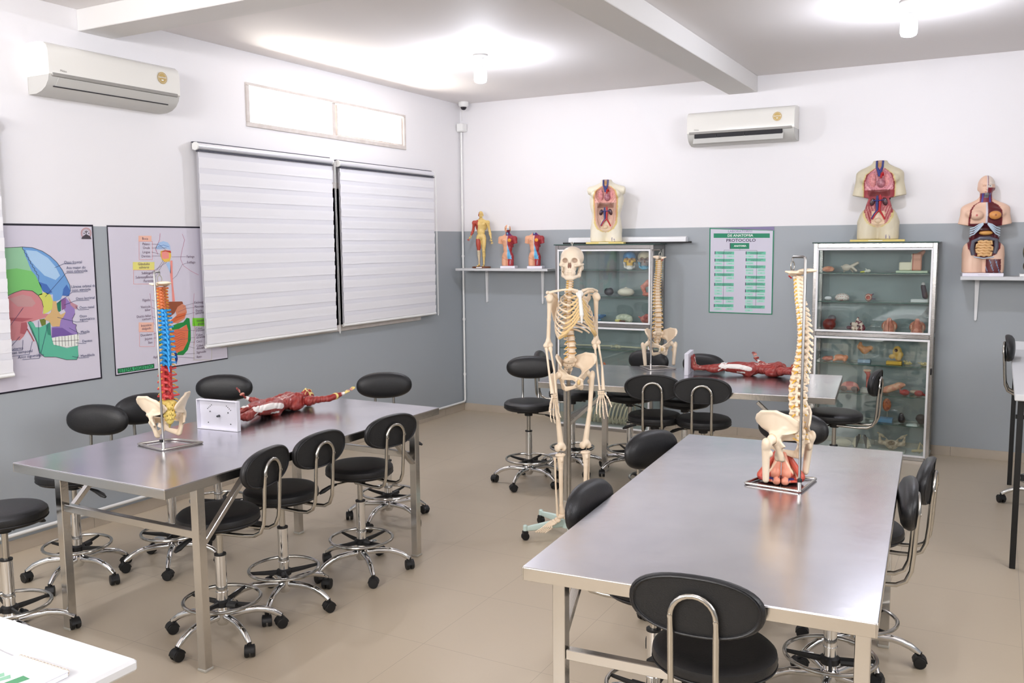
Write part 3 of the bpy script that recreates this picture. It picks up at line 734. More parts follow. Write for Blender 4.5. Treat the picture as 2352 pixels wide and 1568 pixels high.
poly(m,[(474,750),(506,750),(516,830),(545,872),(592,848),(572,890),(545,920),(536,978),(470,978),(440,930),(398,915),(420,882),(455,852),(470,810)],7,K*3)
poly(m,[(250,940),(272,928),(300,945),(320,985),(360,985),(412,962),(452,935),(460,1060),(475,1112),(520,1150),(600,1172),(700,1150),(706,1240),(690,1276),(600,1278),(500,1252),(400,1252),(352,1212),(330,1120),(290,1030)],13,K)
poly(m,[(262,945),(292,1000),(340,1120),(368,1215),(352,1212),(330,1120),(286,1030)],20,K*2); poly(m,[(410,970),(452,940),(458,1060),(430,1050)],20,K*2)
poly(m,[(465,1082),(705,1045),(712,1095),(702,1150),(600,1165),(482,1142)],12,K*3)
for i in range(8): x = 500+i*28; line(m,[(x,1076-i*4),(x+4,1155)],18,K*4,.0012)
line(m,[(468,1110),(600,1108),(708,1098)],18,K*4,.0012)
line(m,[(244,1000),(280,1060),(306,1112)],19,K*2,.004)
zz = [(200,262)]+[(205+i*9+(8 if i%2 else -6), 280+i*16) for i in range(16)]+[(345,570)]
line(m, zz, 18, K*4, .0012)
for pts in ([(38,270),(200,262),(290,268),(380,300),(450,345),(510,400),(560,470),(600,550),(630,610),(634,660)],[(674,862),(650,910),(655,950),(687,963),(680,990),(702,1055)],[(706,1240),(690,1276),(600,1278),(500,1252),(400,1252),(352,1212),(330,1120),(290,1030),(250,940)],[(60,706),(130,672),(200,650),(290,657),(340,694),(375,745),(390,805)]): line(m,pts,18,K*4,.0014)
for (t_,u,v,ln) in (('Osso frontal',574,402,[(490,450),(572,414),(682,414)]),('Asa maior do',596,451,[]),('osso esfenóide',596,482,[(405,712),(592,498),(752,494)]),('Lâmina orbital do',640,622,[]),('osso etmóide',644,652,[(520,770),(650,668),(792,662)]),
    ('Osso lacrimal',680,729,[(575,785),(680,745),(802,740)]),('Osso nasal',712,810,[(680,795),(705,828),(800,824)]),('Osso',714,888,[]),('zigomático',716,916,[(515,895),(690,938),(792,932)]),('Maxila',724,1030,[(620,990),(720,1046),(776,1042)]),
    ('Dentes',738,1113,[(680,1125),(735,1132),(776,1130)]),('Mandíbula',724,1246,[(648,1246),(720,1262),(800,1256)]),('externo',92,1184,[(80,1200),(200,1190),(205,1100)]),('osso temporal',86,1220,[(80,1250),(262,1228),(290,1110)]),('Arco zigomático',160,1258,[(200,1276),(352,1264),(345,925)]),('',0,0,[(358,1258),(432,950)]),('',0,0,[(80,985),(208,808)]),('',0,0,[(90,1170),(178,1068)])):
    if t_: text(m,t_,u,v,.0245,15,K*5)
    if ln: line(m,ln,15,K*5,.0012)
# round crest in the corner: ring, figure on a dark hill
cp = [(775+44*math.cos(a), 138+46*math.sin(a)) for a in np.linspace(0,2*PI,28)]
line(m,cp,16,K*2,.003); line(m,[(775+34*math.cos(a),138+36*math.sin(a)) for a in np.linspace(0,2*PI,24)],16,K*2,.001)
poly(m,[(732,190),(738,172),(768,150),(782,150),(812,168),(822,192)],18,K*3); line(m,[(775,112),(775,152)],18,K*3,.002); line(m,[(760,122),(775,130),(792,121)],18,K*3,.002)
for x_ in (756,798): line(m,[(x_-5,140),(x_+5,140)],18,K*3,.003)
O('wall_poster', m, MS, smooth=False, fix=False, label='wall poster of a coloured side-view skull with labelled bones', cat='poster')
# digestive poster --------------------------------------------------
cols = [(214,209,222),(22,18,34),(240,190,170),(232,224,128),(130,215,60),(70,180,120),(110,88,110),(240,150,140),(150,82,54),(214,138,108),(214,108,66),(32,136,62),(222,118,82),(170,200,235),(236,196,90),(200,120,150),(30,60,130),(200,196,150),(20,30,24),(196,70,60),(96,134,200),(180,88,60)]
MS = [ink('digest%d'%i,c) for i,c in enumerate(cols)]; MS[0] = SHEET
m = MB(); ya, yb, za, zb = -4.368,-3.398,.972,1.950
m.bx(.001,.0035,ya-.006,yb+.006,za-.008,zb+.003,0,1); m.bx(.0036,.0062,ya,yb,za,zb-.008,0,0)
poly(m,[(1058,1358),(1388,1312),(1390,1354),(1060,1402)],18,K); poly(m,[(1063,1362),(1384,1317),(1386,1350),(1065,1397)],5,K*2); text(m,'SISTEMA DIGESTIVO',1225,1358,.0345,18,K*4,'CENTER',0.,.95)
def rect(u0,v0,u1,v1,mi,k): poly(m,[(u0,v0),(u1,v0),(u1,v1),(u0,v1)],mi,k)
def frame(u0,v0,u1,v1,mi): line(m,[(u0,v0),(u1,v0),(u1,v1),(u0,v1),(u0,v0)],mi,K*2,.001)
rect(1247,162,1363,212,2,K); rect(1196,398,1390,470,3,K); rect(1249,942,1382,1026,2,K); rect(1733,902,1866,974,4,K)
frame(1252,212,1372,376,7); frame(1202,470,1392,596,7); frame(1256,1026,1392,1158,7); frame(1745,974,1905,1280,17)
for (t_,u,v,al) in (('Boca',1305,188,'CENTER'),('Palato',1348,236,'RIGHT'),('Úvula',1348,270,'RIGHT'),('Língua',1350,308,'RIGHT'),('Dentes',1352,345,'RIGHT'),('Glândulas',1294,416,'CENTER'),('salivares',1296,446,'CENTER'),('Sublingual',1380,494,'RIGHT'),('Submandibular',1380,530,'RIGHT'),('Parótida',1382,566,'RIGHT'),
    ('Fígado',1352,738,'RIGHT'),('Vesícula',1354,798,'RIGHT'),('biliar',1356,826,'RIGHT'),('Ducto biliar',1360,880,'RIGHT'),('comum',1360,906,'RIGHT'),('Intestino',1316,968,'CENTER'),('delgado',1318,996,'CENTER'),('Duodeno',1368,1048,'RIGHT'),('Jejuno',1370,1084,'RIGHT'),('Íleo',1372,1120,'RIGHT'),('Apêndice',1378,1256,'LEFT'),
    ('Faringe',1678,350,'LEFT'),('Esôfago',1682,402,'LEFT'),('Estômago',1748,764,'LEFT'),('Pâncreas',1750,802,'LEFT'),('Ducto',1760,838,'LEFT'),('pancreático',1760,858,'LEFT'),('Intestino',1812,924,'CENTER'),('grosso',1812,952,'CENTER'),('Cólon',1760,998,'LEFT'),('transverso',1760,1016,'LEFT'),('Cólon',1764,1058,'LEFT'),('ascendente',1766,1078,'LEFT'),('Ceco',1766,1116,'LEFT'),('Cólon',1768,1154,'LEFT'),('descendente',1768,1176,'LEFT'),('Sigmoide',1768,1214,'LEFT'),('Reto',1770,1254,'LEFT')):
    text(m,t_,u,v,.0245,6,K*4,al)
line(m,[(1442,140),(1436,200),(1400,280),(1420,330)],15,K); line(m,[(1640,145),(1662,200),(1640,290),(1625,370),(1650,430),(1720,480),(1788,515)],15,K,.0012); line(m,[(1350,680),(1362,780),(1372,900),(1390,960)],15,K,.0012); line(m,[(1748,680),(1740,780),(1742,900),(1760,1040),(1745,1160)],15,K,.0012)
poly(m,[(1402,270),(1425,225),(1470,210),(1510,222),(1530,250),(1535,288),(1490,275),(1440,285),(1402,282)],13,K); line(m,[(1420,260),(1470,245),(1520,262)],20,K*3,.0015)
poly(m,[(1495,415),(1520,395),(1535,430),(1538,505),(1520,470)],13,K)
poly(m,[(1445,300),(1490,290),(1535,300),(1542,345),(1530,385),(1500,395),(1460,380),(1445,345)],14,K); poly(m,[(1455,310),(1500,300),(1520,320),(1520,365),(1490,385),(1455,360)],7,K*2); poly(m,[(1445,310),(1480,292),(1535,296),(1540,318),(1490,302)],19,K*3); poly(m,[(1458,375),(1520,365),(1530,392),(1480,398)],14,K*3)
poly(m,[(1534,385),(1552,385),(1556,560),(1560,620),(1576,752),(1552,755),(1545,620),(1532,520)],7,K)
poly(m,[(1440,770),(1500,755),(1640,753),(1650,772),(1600,800),(1570,860),(1520,900),(1440,960),(1430,900)],8,K); poly(m,[(1600,800),(1640,775),(1670,790),(1682,850),(1660,910),(1600,950),(1565,945),(1590,880),(1580,840)],9,K*2); poly(m,[(1530,930),(1600,870),(1672,852),(1660,895),(1600,925),(1545,955)],10,K*3)
poly(m,[(1440,960),(1460,1060),(1455,1160),(1435,1140),(1428,1050)],11,K)
poly(m,[(1540,975),(1600,950),(1650,940),(1680,900),(1705,905),(1716,1000),(1718,1100),(1690,1190),(1650,1235),(1590,1235),(1600,1212),(1650,1190),(1690,1110),(1695,1010),(1680,960),(1610,1000),(1550,1010)],11,K*2)
poly(m,[(1500,1010),(1560,1010),(1630,995),(1680,960),(1696,1020),(1692,1110),(1655,1190),(1600,1214),(1530,1210),(1500,1120)],12,K)
for i in range(7): line(m,[(1530,1040+i*24),(1560,1030+i*24),(1590,1048+i*22),(1630,1030+i*20),(1665,1046+i*16)],21,K*3,.0012)
poly(m,[(1568,1215),(1592,1215),(1600,1270),(1588,1322),(1575,1280)],16,K*2)
for ln in ([(1365,236),(1430,240),(1490,288)],[(1365,272),(1500,270)],[(1365,308),(1450,330)],[(1365,344),(1450,344)],[(1545,352),(1672,350)],[(1552,552),(1590,520),(1640,420),(1680,408)],[(1400,490),(1470,380)],[(1400,530),(1480,390)],[(1300,556),(1320,520),(1500,400)],[(1645,805),(1680,785),(1742,770)],[(1600,850),(1680,815),(1745,806)],[(1580,900),(1680,870),(1752,852)],[(1600,1010),(1752,1014)],[(1600,1100),(1752,1076)],[(1690,1120),(1752,1118)],[(1700,1160),(1752,1172)],[(1620,1226),(1752,1222)],[(1600,1252),(1752,1262)],[(1365,738),(1440,770)],[(1365,808),(1440,840)],[(1368,890),(1450,910)],[(1378,1045),(1430,1030)],[(1380,1082),(1500,1080)]): line(m,ln,6,K*3,.0009)
O('wall_poster', m, MS, smooth=False, fix=False, label='wall poster of the digestive system with a green title box', cat='poster')
# protocol poster on the back wall -----------------------------------
P, poly, line, text = poster_tools(on_back, 1600, 510, 7.125, (0,-1,0))
cols = [(208,205,220),(0,128,92),(108,196,166),(168,222,206),(60,50,80),(130,120,160),(232,240,236),(60,110,96),(120,130,140)]
MS = [ink('prot%d'%i,c) for i,c in enumerate(cols)]
m = MB(); poly(m,[(212,95),(1268,138),(1238,1512),(200,1478)],1,0.); poly(m,[(230,112),(1250,142),(1222,1498),(214,1464)],0,K); 
poly(m,[(330,96),(1268,74),(1268,136),(1200,124)],5,-.0002)
text(m,'LABORATÓRIO',712,150,.029,5,K*2,'CENTER',.0002,1.12); poly(m,[(280,184),(1198,184),(1198,257),(280,257)],1,K*2); text(m,'DE ANATOMIA',714,220,.031,6,K*3,'CENTER',.0006,1.12); text(m,'PROTOCOLO',724,300,.0385,4,K*3,'CENTER',.0008,1.14)
poly(m,[(545,342),(862,342),(862,438),(545,438)],1,K*2); poly(m,[(543,342),(556,342),(556,438),(543,438)],4,K*3); text(m,'ANATOMIA',712,390,.0205,6,K*3,'CENTER',.0008,1.05)
line(m,[(710,438),(710,460)],8,K*2); line(m,[(450,478),(450,458),(988,464),(988,480)],8,K*2); line(m,[(448,478),(436,1345)],8,K*2); line(m,[(988,480),(968,1365)],8,K*2)
L1 = [(478,'IDENTIFICAÇÃO DOS ÓRGÃOS','DO SISTEMA TEGUMENTAR',[('PELE','ANEXOS')]),(598,'IDENTIFICAÇÃO DOS ÓRGÃOS','DO SISTEMA MUSCULAR',[('MÚSCULOS','TENDÕES')]),(716,'IDENTIFICAÇÃO DOS ÓRGÃOS','DO SISTEMA CIRCULATÓRIO',[('CORAÇÃO','VASOS SANGUÍNEOS')]),(834,'IDENTIFICAÇÃO DOS ÓRGÃOS','DO SISTEMA RESPIRATÓRIO',[('PULMÕES','TRAQUEIA'),('BRÔNQUIOS',None)]),(994,'IDENTIFICAÇÃO DOS ÓRGÃOS','DO SISTEMA REPRODUTOR FEMININO',[('OVÁRIOS','TUBAS'),('ÚTERO','VAGINA'),('VULVA',None)]),(1218,'IDENTIFICAÇÃO DOS ÓRGÃOS','DO SISTEMA NERVOSO',[('ENCÉFALO','MEDULA')]),(1340,'IDENTIFICAÇÃO DOS ÓRGÃOS','DO SISTEMA DIGESTÓRIO',[('ESTÔMAGO','INTESTINO')])]
L2 = [(480,'IDENTIFICAÇÃO DOS ÓRGÃOS','SISTEMA ESQUELÉTICO',[('OSSOS','CARTILAGENS')]),(592,'IDENTIFICAÇÃO DOS ÓRGÃOS','SISTEMA ARTICULAR',[('ARTICULAÇÕES',None)]),(706,'IDENTIFICAÇÃO DOS ÓRGÃOS','SISTEMA LINFÁTICO',[('VASOS LINFÁTICOS','LINFONODOS'),('BAÇO','TIMO')]),(876,'IDENTIFICAÇÃO DOS ÓRGÃOS','SISTEMA URINÁRIO',[('RINS','VIAS URINÁRIAS')]),(988,'IDENTIFICAÇÃO DOS ÓRGÃOS','SISTEMA REPRODUTOR MASCULINO',[('TESTÍCULOS','VIAS REPRODUTORAS')]),(1100,'IDENTIFICAÇÃO DOS ÓRGÃOS','SISTEMA URINÁRIO',[('RINS','VIAS URINÁRIAS')]),(1212,'IDENTIFICAÇÃO DOS ÓRGÃOS','DO APARELHO AUDITIVO',[('OUVIDO','OSSÍCULOS'),('TÍMPANO',None)]),(1362,'IDENTIFICAÇÃO DOS ÓRGÃOS','DO APARELHO OCULAR',[('OLHO',None)])]
for L,x0,dx in ((L1,300,-.016),(L2,808,-.018)):
    for (y,a,b,rows) in L:
        o = x0+dx*(y-480); poly(m,[(o,y),(o+316+(8 if x0 > 500 else 0),y+3),(o+314+(8 if x0 > 500 else 0),y+52),(o,y+48)],2,K*2); poly(m,[(o-3,y),(o+9,y),(o+8,y+48),(o-4,y+48)],4,K*3)
        text(m,a,o+162,y+16,.0098,7,K*4,'CENTER',.0002); text(m,b,o+162,y+36,.0098,7,K*4,'CENTER',.0002)
        for i,(p,q) in enumerate(rows):
            yy = y+62+i*48
            if p: poly(m,[(o,yy),(o+124,yy+1),(o+124,yy+38),(o,yy+37)],3,K*2); text(m,p,o+62,yy+18,.0078,7,K*4,'CENTER')
            if q: poly(m,[(o+190,yy),(o+316,yy+1),(o+316,yy+38),(o+190,yy+37)],3,K*2); text(m,q,o+252,yy+18,.0078,7,K*4,'CENTER')
O('wall_poster', m, MS, smooth=False, fix=False, label='green bordered anatomy protocol poster on the back wall', cat='poster')
# ------------------------------------------------------------------ wall shelves
t = T('wall_shelf','white wall shelf near the corner carrying three small models','shelf',(.1,0,1.545))
m_ = MB(); m_.bx(0,1.075,-.30,0,-.012,.012,.002); O('shelf_board', m_, DESK, t)
for xx in (.215,.88):
    m_ = MB(); m_.bx(xx-.014,xx+.014,-.25,0,-.0165,-.0125,.001)
    m_.prism([(xx-.017,-.02,-.017),(xx+.017,-.02,-.017),(xx+.009,-.02,-.35),(xx,-.02,-.358),(xx-.009,-.02,-.35)],(0,.0195,0)); m_.lathe([(0,-.024),(.005,-.024),(.005,-.02),(0,-.02)],8,(xx,0,-.335),axis='y')
    O('bracket', m_, WPAINT, t)
t = T('wall_shelf','white wall shelf at the right edge under the tall torso','shelf',(4.835,0,1.505))
m_ = MB(); m_.bx(0,1.2,-.30,0,-.014,.014,.002); O('shelf_board', m_, DESK, t)
for xx in (.115,.95):
    m_ = MB(); m_.bx(xx-.014,xx+.014,-.25,0,-.0185,-.0145,.001); m_.prism([(xx-.017,-.02,-.019),(xx+.017,-.02,-.019),(xx+.009,-.02,-.35),(xx,-.02,-.358),(xx-.009,-.02,-.35)],(0,.0195,0)); m_.lathe([(0,-.024),(.005,-.024),(.005,-.02),(0,-.02)],8,(xx,0,-.335),axis='y')
    O('bracket', m_, WPAINT, t)
# ------------------------------------------------------------------ glass cabinets
CABST = mat('cabinet_steel', (168,165,163), .2, 1., bump=(30,.08,(1,1,8)))
def cabinet(x0, x1, yf, shelves, label):
    t = T('display_cabinet', label, 'cabinet', (x0,yf,0)); w = x1-x0; d = -yf-.012; p = .034; HT = 1.80
    m = MB()
    for xx in (0,w-p):
        m.bx(xx,xx+p,0,p,.0,HT-.012,.002); m.bx(xx,xx+p*.8,d-p,d,0,HT-.012,.002)
    for z0,z1 in ((.0,.028),(1.008,1.042),(HT-.05,HT-.012)):
        m.bx(p,w-p,0.006,p,z0,z1,.002)
        if z0 != 1.008: m.bx(p,w-p,d-p,d-.001,z0,z1,.002)
        for xx in (.003,w-p+.003): m.bx(xx,xx+p*.7,p,d-p,z0,z1,.002)
    O('frame', m, CABST, t)
    m = MB(); m.bx(-.012,w+.012,-.012,d,HT-.0115,HT-.002,.002); O('top_panel', m, mat('dark_glass_top',(70,92,88),.1), t)
    m = MB(); m.bx(.004,w-.004,.004,d,.028,.034); O('bottom_panel', m, mat('cabinet_floor',(196,202,198),.3), t)
    m = MB(); m.bx(p*.5,p*.5+.003,p,d-p,.034,HT-.05); m.bx(w-p*.5-.003,w-p*.5,p,d-p,.034,HT-.05); m.bx(p,w-p,d-.012,d-.009,.034,HT-.05); O('glass_walls', m, GLASS, t)
    m = MB(); m.bx(p,w-p,.04,d-.02,1.036,1.0415); O('shelf', m, SHGLASS, t)
    for z in shelves:
        m = MB(); m.bx(p*.6,w-p*.6,.04,d-.02,z-.006,z); m.bx(p*.6,w-p*.6,.036,.0399,z-.0065,z+.0003,0,1)
        m.bx(p*.6,w-p*.6,d-.019,d-.013,z-.02,z-.008,0,2); O('shelf', m, [SHGLASS,mat('glass_edge',(60,92,84),.2),CABST], t)
    for (za,zb) in ((1.045,HT-.052),(.03,1.006)):
        a = .026; fr = .017
        m = MB(); m.bx(a,w-a,-.008,.004,za,za+fr,.002); m.bx(a,w-a,-.008,.004,zb-fr,zb,.002); m.bx(a,a+fr,-.008,.004,za+fr,zb-fr,.002); m.bx(w-a-fr,w-a,-.008,.004,za+fr,zb-fr,.002)
        dr = O('door', m, WPAINT, t)
        m = MB(); m.bx(a+fr,w-a-fr,-.003,0,za+fr,zb-fr); O('door_glass', m, GLASS, dr)
    m = MB(); m.box((w-.01,-.014,.75),(.012,.012,.05),.003); O('lock', m, BLACKP, t)
    return t
cabinet(1.29,2.295,-.36,[1.30,1.552,.785,.50],'steel and glass display cabinet behind the skeleton, skulls on its top shelf')
cabinet(3.715,4.665,-.345,[1.30,1.541,.775,.522,.28],'steel and glass display cabinet on the right with many organ models')
# rails lying on the left cabinet
t = T('blind_rail','long white roller blind rail lying across the left cabinet top','blind rail',(1.33,-.2,1.799))
m_ = MB(); m_.prism([(0,.06,0),(0,.125,0),(0,.125,.055),(0,.10,.066),(0,.068,.06),(0,.06,.04)],(1.20,0,0)); O('white_rail', m_, WPAINT, t)
m_ = MB(); m_.bx(-.05,1.235,.035,.055,.0,.016,.002); m_.bx(1.236,1.26,.03,.058,.0,.02,.003); O('black_bar', m_, BLACKP, t)
# ------------------------------------------------------------------ cabinet contents
VC = mat('model_plastic', (200,200,200), .35, attr='Col'); VCM = mat('model_matte', (200,200,200), .6, attr='Col')
def nz(V, s, seed=0):      # cheap value noise
    a = V*s+seed; return .5+.17*(np.sin(a[:,0]*1.7+np.sin(a[:,1]*2.3+seed))+np.sin(a[:,1]*1.9+np.sin(a[:,2]*2.1+1.3*seed))+np.sin(a[:,2]*2.2+np.sin(a[:,0]*1.6)))
def flat(rgb, rgb2=None, s=60):
    def fn(V):
        C = base(V,rgb)
        if rgb2: C = mixc(C, sstep(.45,.65,nz(V,s)), rgb2)
        return C
    return fn
def item(name, label, cat, x, z, sd, col, h=.0035, y=-.2, rz=0, group=None, m=None, parent=None, grow=1.):
    me = sd.mesh(name, h, m or VC, col)
    z0 = min(v.co.z for v in me.vertices)
    for v in me.vertices: v.co.z -= z0
    if parent: return link(name, me, parent, (x,y,z), (0,0,rz))
    o = link(name, me, None, (x,y,z), (0,0,rz)); o.scale = (grow,)*3
    return props(o, label, cat, group)
def skull_sd(k=.006):
    s = SD(k)
    s.e((0,.014,.02),(.069,.090,.066)); s.e((0,-.030,.034),(.054,.047,.046)); s.e((0,-.05,.005),(.058,.034,.03),k=.012); s.e((0,-.052,-.038),(.038,.034,.036),k=.012)
    def side(s,g):
        s.c((g*.034,-.074,-.026),(g*.058,-.052,-.022),.010,.009); s.c((g*.058,-.052,-.022),(g*.069,-.01,-.020),.007,.0065); s.c((g*.050,-.064,.010),(g*.056,-.058,-.018),.0065,.008)
        s.c((g*.018,-.080,-.100),(g*.046,-.028,-.086),.011,.010); s.c((g*.046,-.028,-.086),(g*.055,-.004,-.028),.0125,.010); s.c((g*.05,-.04,-.06),(g*.047,-.03,-.086),.006,.01)
        s.e((g*.056,.022,-.04),(.012,.014,.02))
    s.mir(side); s.e((0,-.080,-.098),(.026,.016,.016)); s.e((0,-.066,-.070),(.034,.028,.026),k=.006); s.c((0,-.079,.004),(0,-.090,-.012),.008,.006)
    def cut(s,g):
        s.e((g*.030,-.090,.004),(.0200,.032,.0180),rot=(0,g*.15,0),k=.003,sub=True); s.e((g*.075,-.038,-.002),(.012,.024,.026),k=.006,sub=True)
        s.e((g*.044,-.050,-.052),(.0085,.030,.021),k=.004,sub=True); s.e((g*.006,-.100,-.028),(.0065,.022,.017),k=.003,sub=True); s.e((g*.004,-.100,-.018),(.004,.022,.012),k=.003,sub=True)
    s.mir(cut); s.b((0,-.1,-.0695),(.026,.012,.0011),k=.002,sub=True)
    return s
BONE = (233,216,194)
def skull_col(V, top=BONE, mid=BONE, low=BONE, jaw=BONE):
    C = base(V, top); x,y,z = V[:,0],V[:,1],V[:,2]
    if mid != BONE or low != BONE or jaw != BONE or top != BONE:
        C = mixc(C, sstep(.012,.002,z)*(y<-.03), mid); C = mixc(C, (z<-.02)*(y<-.03), low); C = mixc(C, (z<-.07)|((z<-.03)&(y>-.035)&(np.abs(x)>.04)&(y<.02)), jaw)
    dark = np.zeros(len(V))
    for g in (-1,1):
        d = np.sqrt(((x-g*.030)/.0185)**2+((z-.004)/.0165)**2); dark = np.maximum(dark,(1-sstep(.7,1.0,d))*(y<-.02)*(y>-.079)*.55)
        d = np.sqrt(((x-g*.0055)/.0068)**2+((z+.026)/.018)**2); dark = np.maximum(dark,(1-sstep(.7,1.05,d))*(y<-.04)*.95)
    C = mixc(C, dark, (120,74,58))
    tooth = (np.abs(x)<.027)*(y<-.055)*(z>-.088)*(z<-.052)
    ln = np.maximum(1-sstep(.0,.0009,np.abs(((x+.0035)%.007)-.0035)), 1-sstep(0,.0012,np.abs(z+.0695)))
    C = mixc(C, tooth*ln*.5, (150,104,80))
    return C
def colskull(label, x, z, top, mid, low, jaw, rz):
    s = skull_sd(); o = item('skull_model', label, 'skull model', x, z, s, lambda V: skull_col(V,top,mid,low,jaw), .0034, -.2, rz, grow=.9)
    return o
S1, S2, S3, S4, S5, S6, S7, S8, S9 = 1.553,1.301,1.0425,.786,.501, .0345, .776,.523,.281
colskull('skull model with blue forehead, yellow cheeks and white jaw on the top cabinet shelf',2.0,S1,(66,140,196),(204,160,80),(222,176,66),(236,232,226),R(22))
colskull('skull model with cream dome, grey face and blue jaw on the top cabinet shelf',2.15,S1,(222,206,172),(128,108,100),(150,138,134),(98,176,210),R(22))
s = SD(.01).e((0,0,.03),(.045,.05,.036)).e((.02,-.01,.04),(.026,.03,.03)).e((-.025,.0,.035),(.02,.03,.03)); item('brain_model','small black brain-like model on the middle shelf behind the skeleton','organ model',1.79,S2,s,flat((38,38,42),(60,60,66)),.0035)
s = SD(.012).e((0,0,.028),(.082,.07,.042)).e((0,-.0,.066),(.012,.012,.012),k=.012).b((0,0,-.03),(.1,.1,.022),0,sub=True); item('breast_model','glossy cream dome shaped model with nipple on middle shelf','organ model',1.965,S2,s,flat((232,224,206)),.0035)
s = SD(.008).c((-.03,0,.02),(-.055,0,.09),.016,.02).c((-.055,0,.09),(.0,0,.13),.02,.028).c((.0,0,.13),(.05,0,.08),.028,.03).c((.05,0,.08),(.03,0,.02),.03,.02).e((.0,-.02,.02),(.05,.04,.02)).e((.0,-.05,.08),(.02,.05,.03),sub=True); item('head_section_model','pink hollow head section model at the right of middle shelf','organ model',2.19,S2,s,flat((222,138,118),(206,116,100)),.0045)
m_ = MB(); o_ = T('basin_model','blue folded basin shaped model behind the rib cage','organ model',(1.66,-.2,S3))
s = SD(.012).c((-.08,0,.02),(.07,-.02,.05),.02,.014).c((-.08,.02,.05),(.08,.02,.06),.016,.012).e((-.03,0,.02),(.08,.05,.02)); item('body','', '',0,0,s,flat((52,92,132),(110,170,210),40),.004,0,0,parent=o_)
s = SD(.008).e((0,.01,.045),(.085,.04,.04)).e((.055,0,.03),(.035,.035,.03)).e((-.06,0,.02),(.03,.04,.02)).e((0,-.045,.012),(.05,.04,.014),sub=True)
item('brain_section_model','pale green halved brain model on the lower shelf of upper compartment','organ model',1.945,S3,s,lambda V: mixc(mixc(flat((214,216,196),(190,196,172),90)(V),(V[:,2]<.03)&(V[:,0]<-.02),(226,212,120)),(V[:,2]<.022)&(np.abs(V[:,0]+.01)<.03),(150,80,70)),.0035)
s = SD(.008).e((0,0,.035),(.05,.04,.04)).e((.02,-.02,.06),(.03,.03,.03)).c((-.02,-.01,.03),(-.06,-.02,.06),.012,.006); item('heart_model','pink jagged organ model at the cabinet corner behind spine','organ model',2.165,S3,s,flat((214,130,116),(180,88,84)),.004)
# forearm and leg bones lying on the lower shelf
for (nm,lab,x,a,L,r) in (('arm_bones_model','pale arm bone model lying on the shelf left behind skeleton pelvis',1.60,6,.42,.011),('leg_bones_model','pale leg bone model lying on the shelf right of skeleton pelvis',2.04,-7,.36,.012)):
    s = SD(.006).c((-L/2,0,.03),(L/2,0,.03),r*.75,r*.6).e((-L/2,0,.03),(.022,.024,.02)).e((L/2,0,.028),(.016,.018,.015)).c((-L/2,.03,.028),(L/2-.02,.03,.03),r*.5).e((-L/2-.02,.015,.03),(.018,.03,.016)).e((-L/2+.03,-.01,.028),(.02,.018,.018))
    for k in range(5): s.c((L/2+.01,.0,.025),(L/2+.07+.004*k,-.03+k*.015,.02),.005,.004)
    item(nm,lab,'bone model',x,S4,s,flat((206,204,176),(180,176,146)),.0035,-.19,R(a))
m_ = MB(); m_.box((0,0,.03),(.16,.14,.06),.006); O('storage_box', m_, mat('light_blue_box',(116,170,214),.5), loc=(1.82,-.2,.4345-.4), label='light blue box on the lower compartment floor behind table', cat='box')
bpy.data.objects['storage_box'].location = (1.82,-.2,S5)
s = SD(.01).e((0,0,.03),(.05,.04,.03)).c((-.03,0,.03),(-.05,0,.075),.02,.01); item('stomach_model','orange organ model on top of the blue box in left cabinet','organ model',1.79,S5+.061,s,flat((222,120,84)),.004)
# rib cage lying on its back
t = T('rib_cage_model','cream rib cage model lying on the floor of the left cabinet','bone model',(1.80,-.19,S6))
BONM = mat('old_bone', (206,198,170), .5)
m_ = MB()
for k in range(11):
    x0 = -.19+k*.038; rr = .085+.018*math.sin(PI*k/10)
    for g in (-1,1): m_.tube([(x0+.05*math.sin(a*.5), g*rr*1.05*math.sin(a), .115-rr*math.cos(a)*1.05) for a in np.linspace(.15,PI-.25,12)],.005,6,flat=1.6)
O('ribs', m_, BONM, t)
m_ = MB()
for k in range(12):
    x0 = -.2+k*.04; m_.lathe([(0,-.014),(.015,-.014),(.012,0),(.015,.014),(0,.014)],10,(x0,0,.022),axis='x'); m_.tube([(x0,0,.02),(x0+.01,.04,.016)],[.006,.004],6); m_.tube([(x0,0,.02),(x0+.01,-.04,.016)],[.006,.004],6)
O('backbone', m_, BONM, t)
m_ = MB(); m_.tube([(-.17,0,.205),(0,0,.215),(.1,0,.205)],[.014,.012,.006],8,flat=1.8); O('sternum', m_, BONM, t)
def onbase(nm, label, cat, x, z, bw, bd, bh, bcol, y=-.2, rz=0):
    t = T(nm, label, cat, (x,y,z), rz)
    m = MB(); m.box((0,0,bh/2),(bw,bd,bh),.003); O('base_plate', m, mat('base_%d_%d_%d'%bcol,bcol,.4), t)
    return t
# right cabinet
s = SD(.006).e((0,0,.03),(.05,.03,.026)).e((.0,-.02,.02),(.045,.02,.012)).e((0,-.035,.032),(.04,.012,.003),k=.003,sub=True); item('tongue_model','peach layered model at the left of the top shelf','organ model',3.815,S1-.011,s,flat((226,160,128),(206,132,104)),.003)
s = SD(.006).e((-.03,0,.035),(.035,.02,.03)).c((-.0,0,.04),(.06,0,.075),.014,.012).c((.02,0,.035),(.05,0,.01),.012,.01).c((-.03,0,.03),(-.07,0,.045),.014,.006).c((-.03,0,.03),(-.05,.01,.0),.01,.006).c((.0,.02,.03),(.02,.03,.0),.01,.006); item('sphenoid_model','pale winged bone model on the top shelf, right cabinet','bone model',3.99,S1-.011,s,flat((208,196,180)),.003)
s = SD(.004).e((.02,0,.016),(.022,.016,.014)).c((.01,0,.02),(-.0,0,.034),.005,.004).c((0,0,.01),(-.04,0,.006),.008,.004); item('ear_bone_model','tiny white and yellow bone model on the top shelf','bone model',4.115,S1-.011,s,lambda V: mixc(flat((224,224,208))(V),V[:,0]<-.008,(222,214,70)),.002)
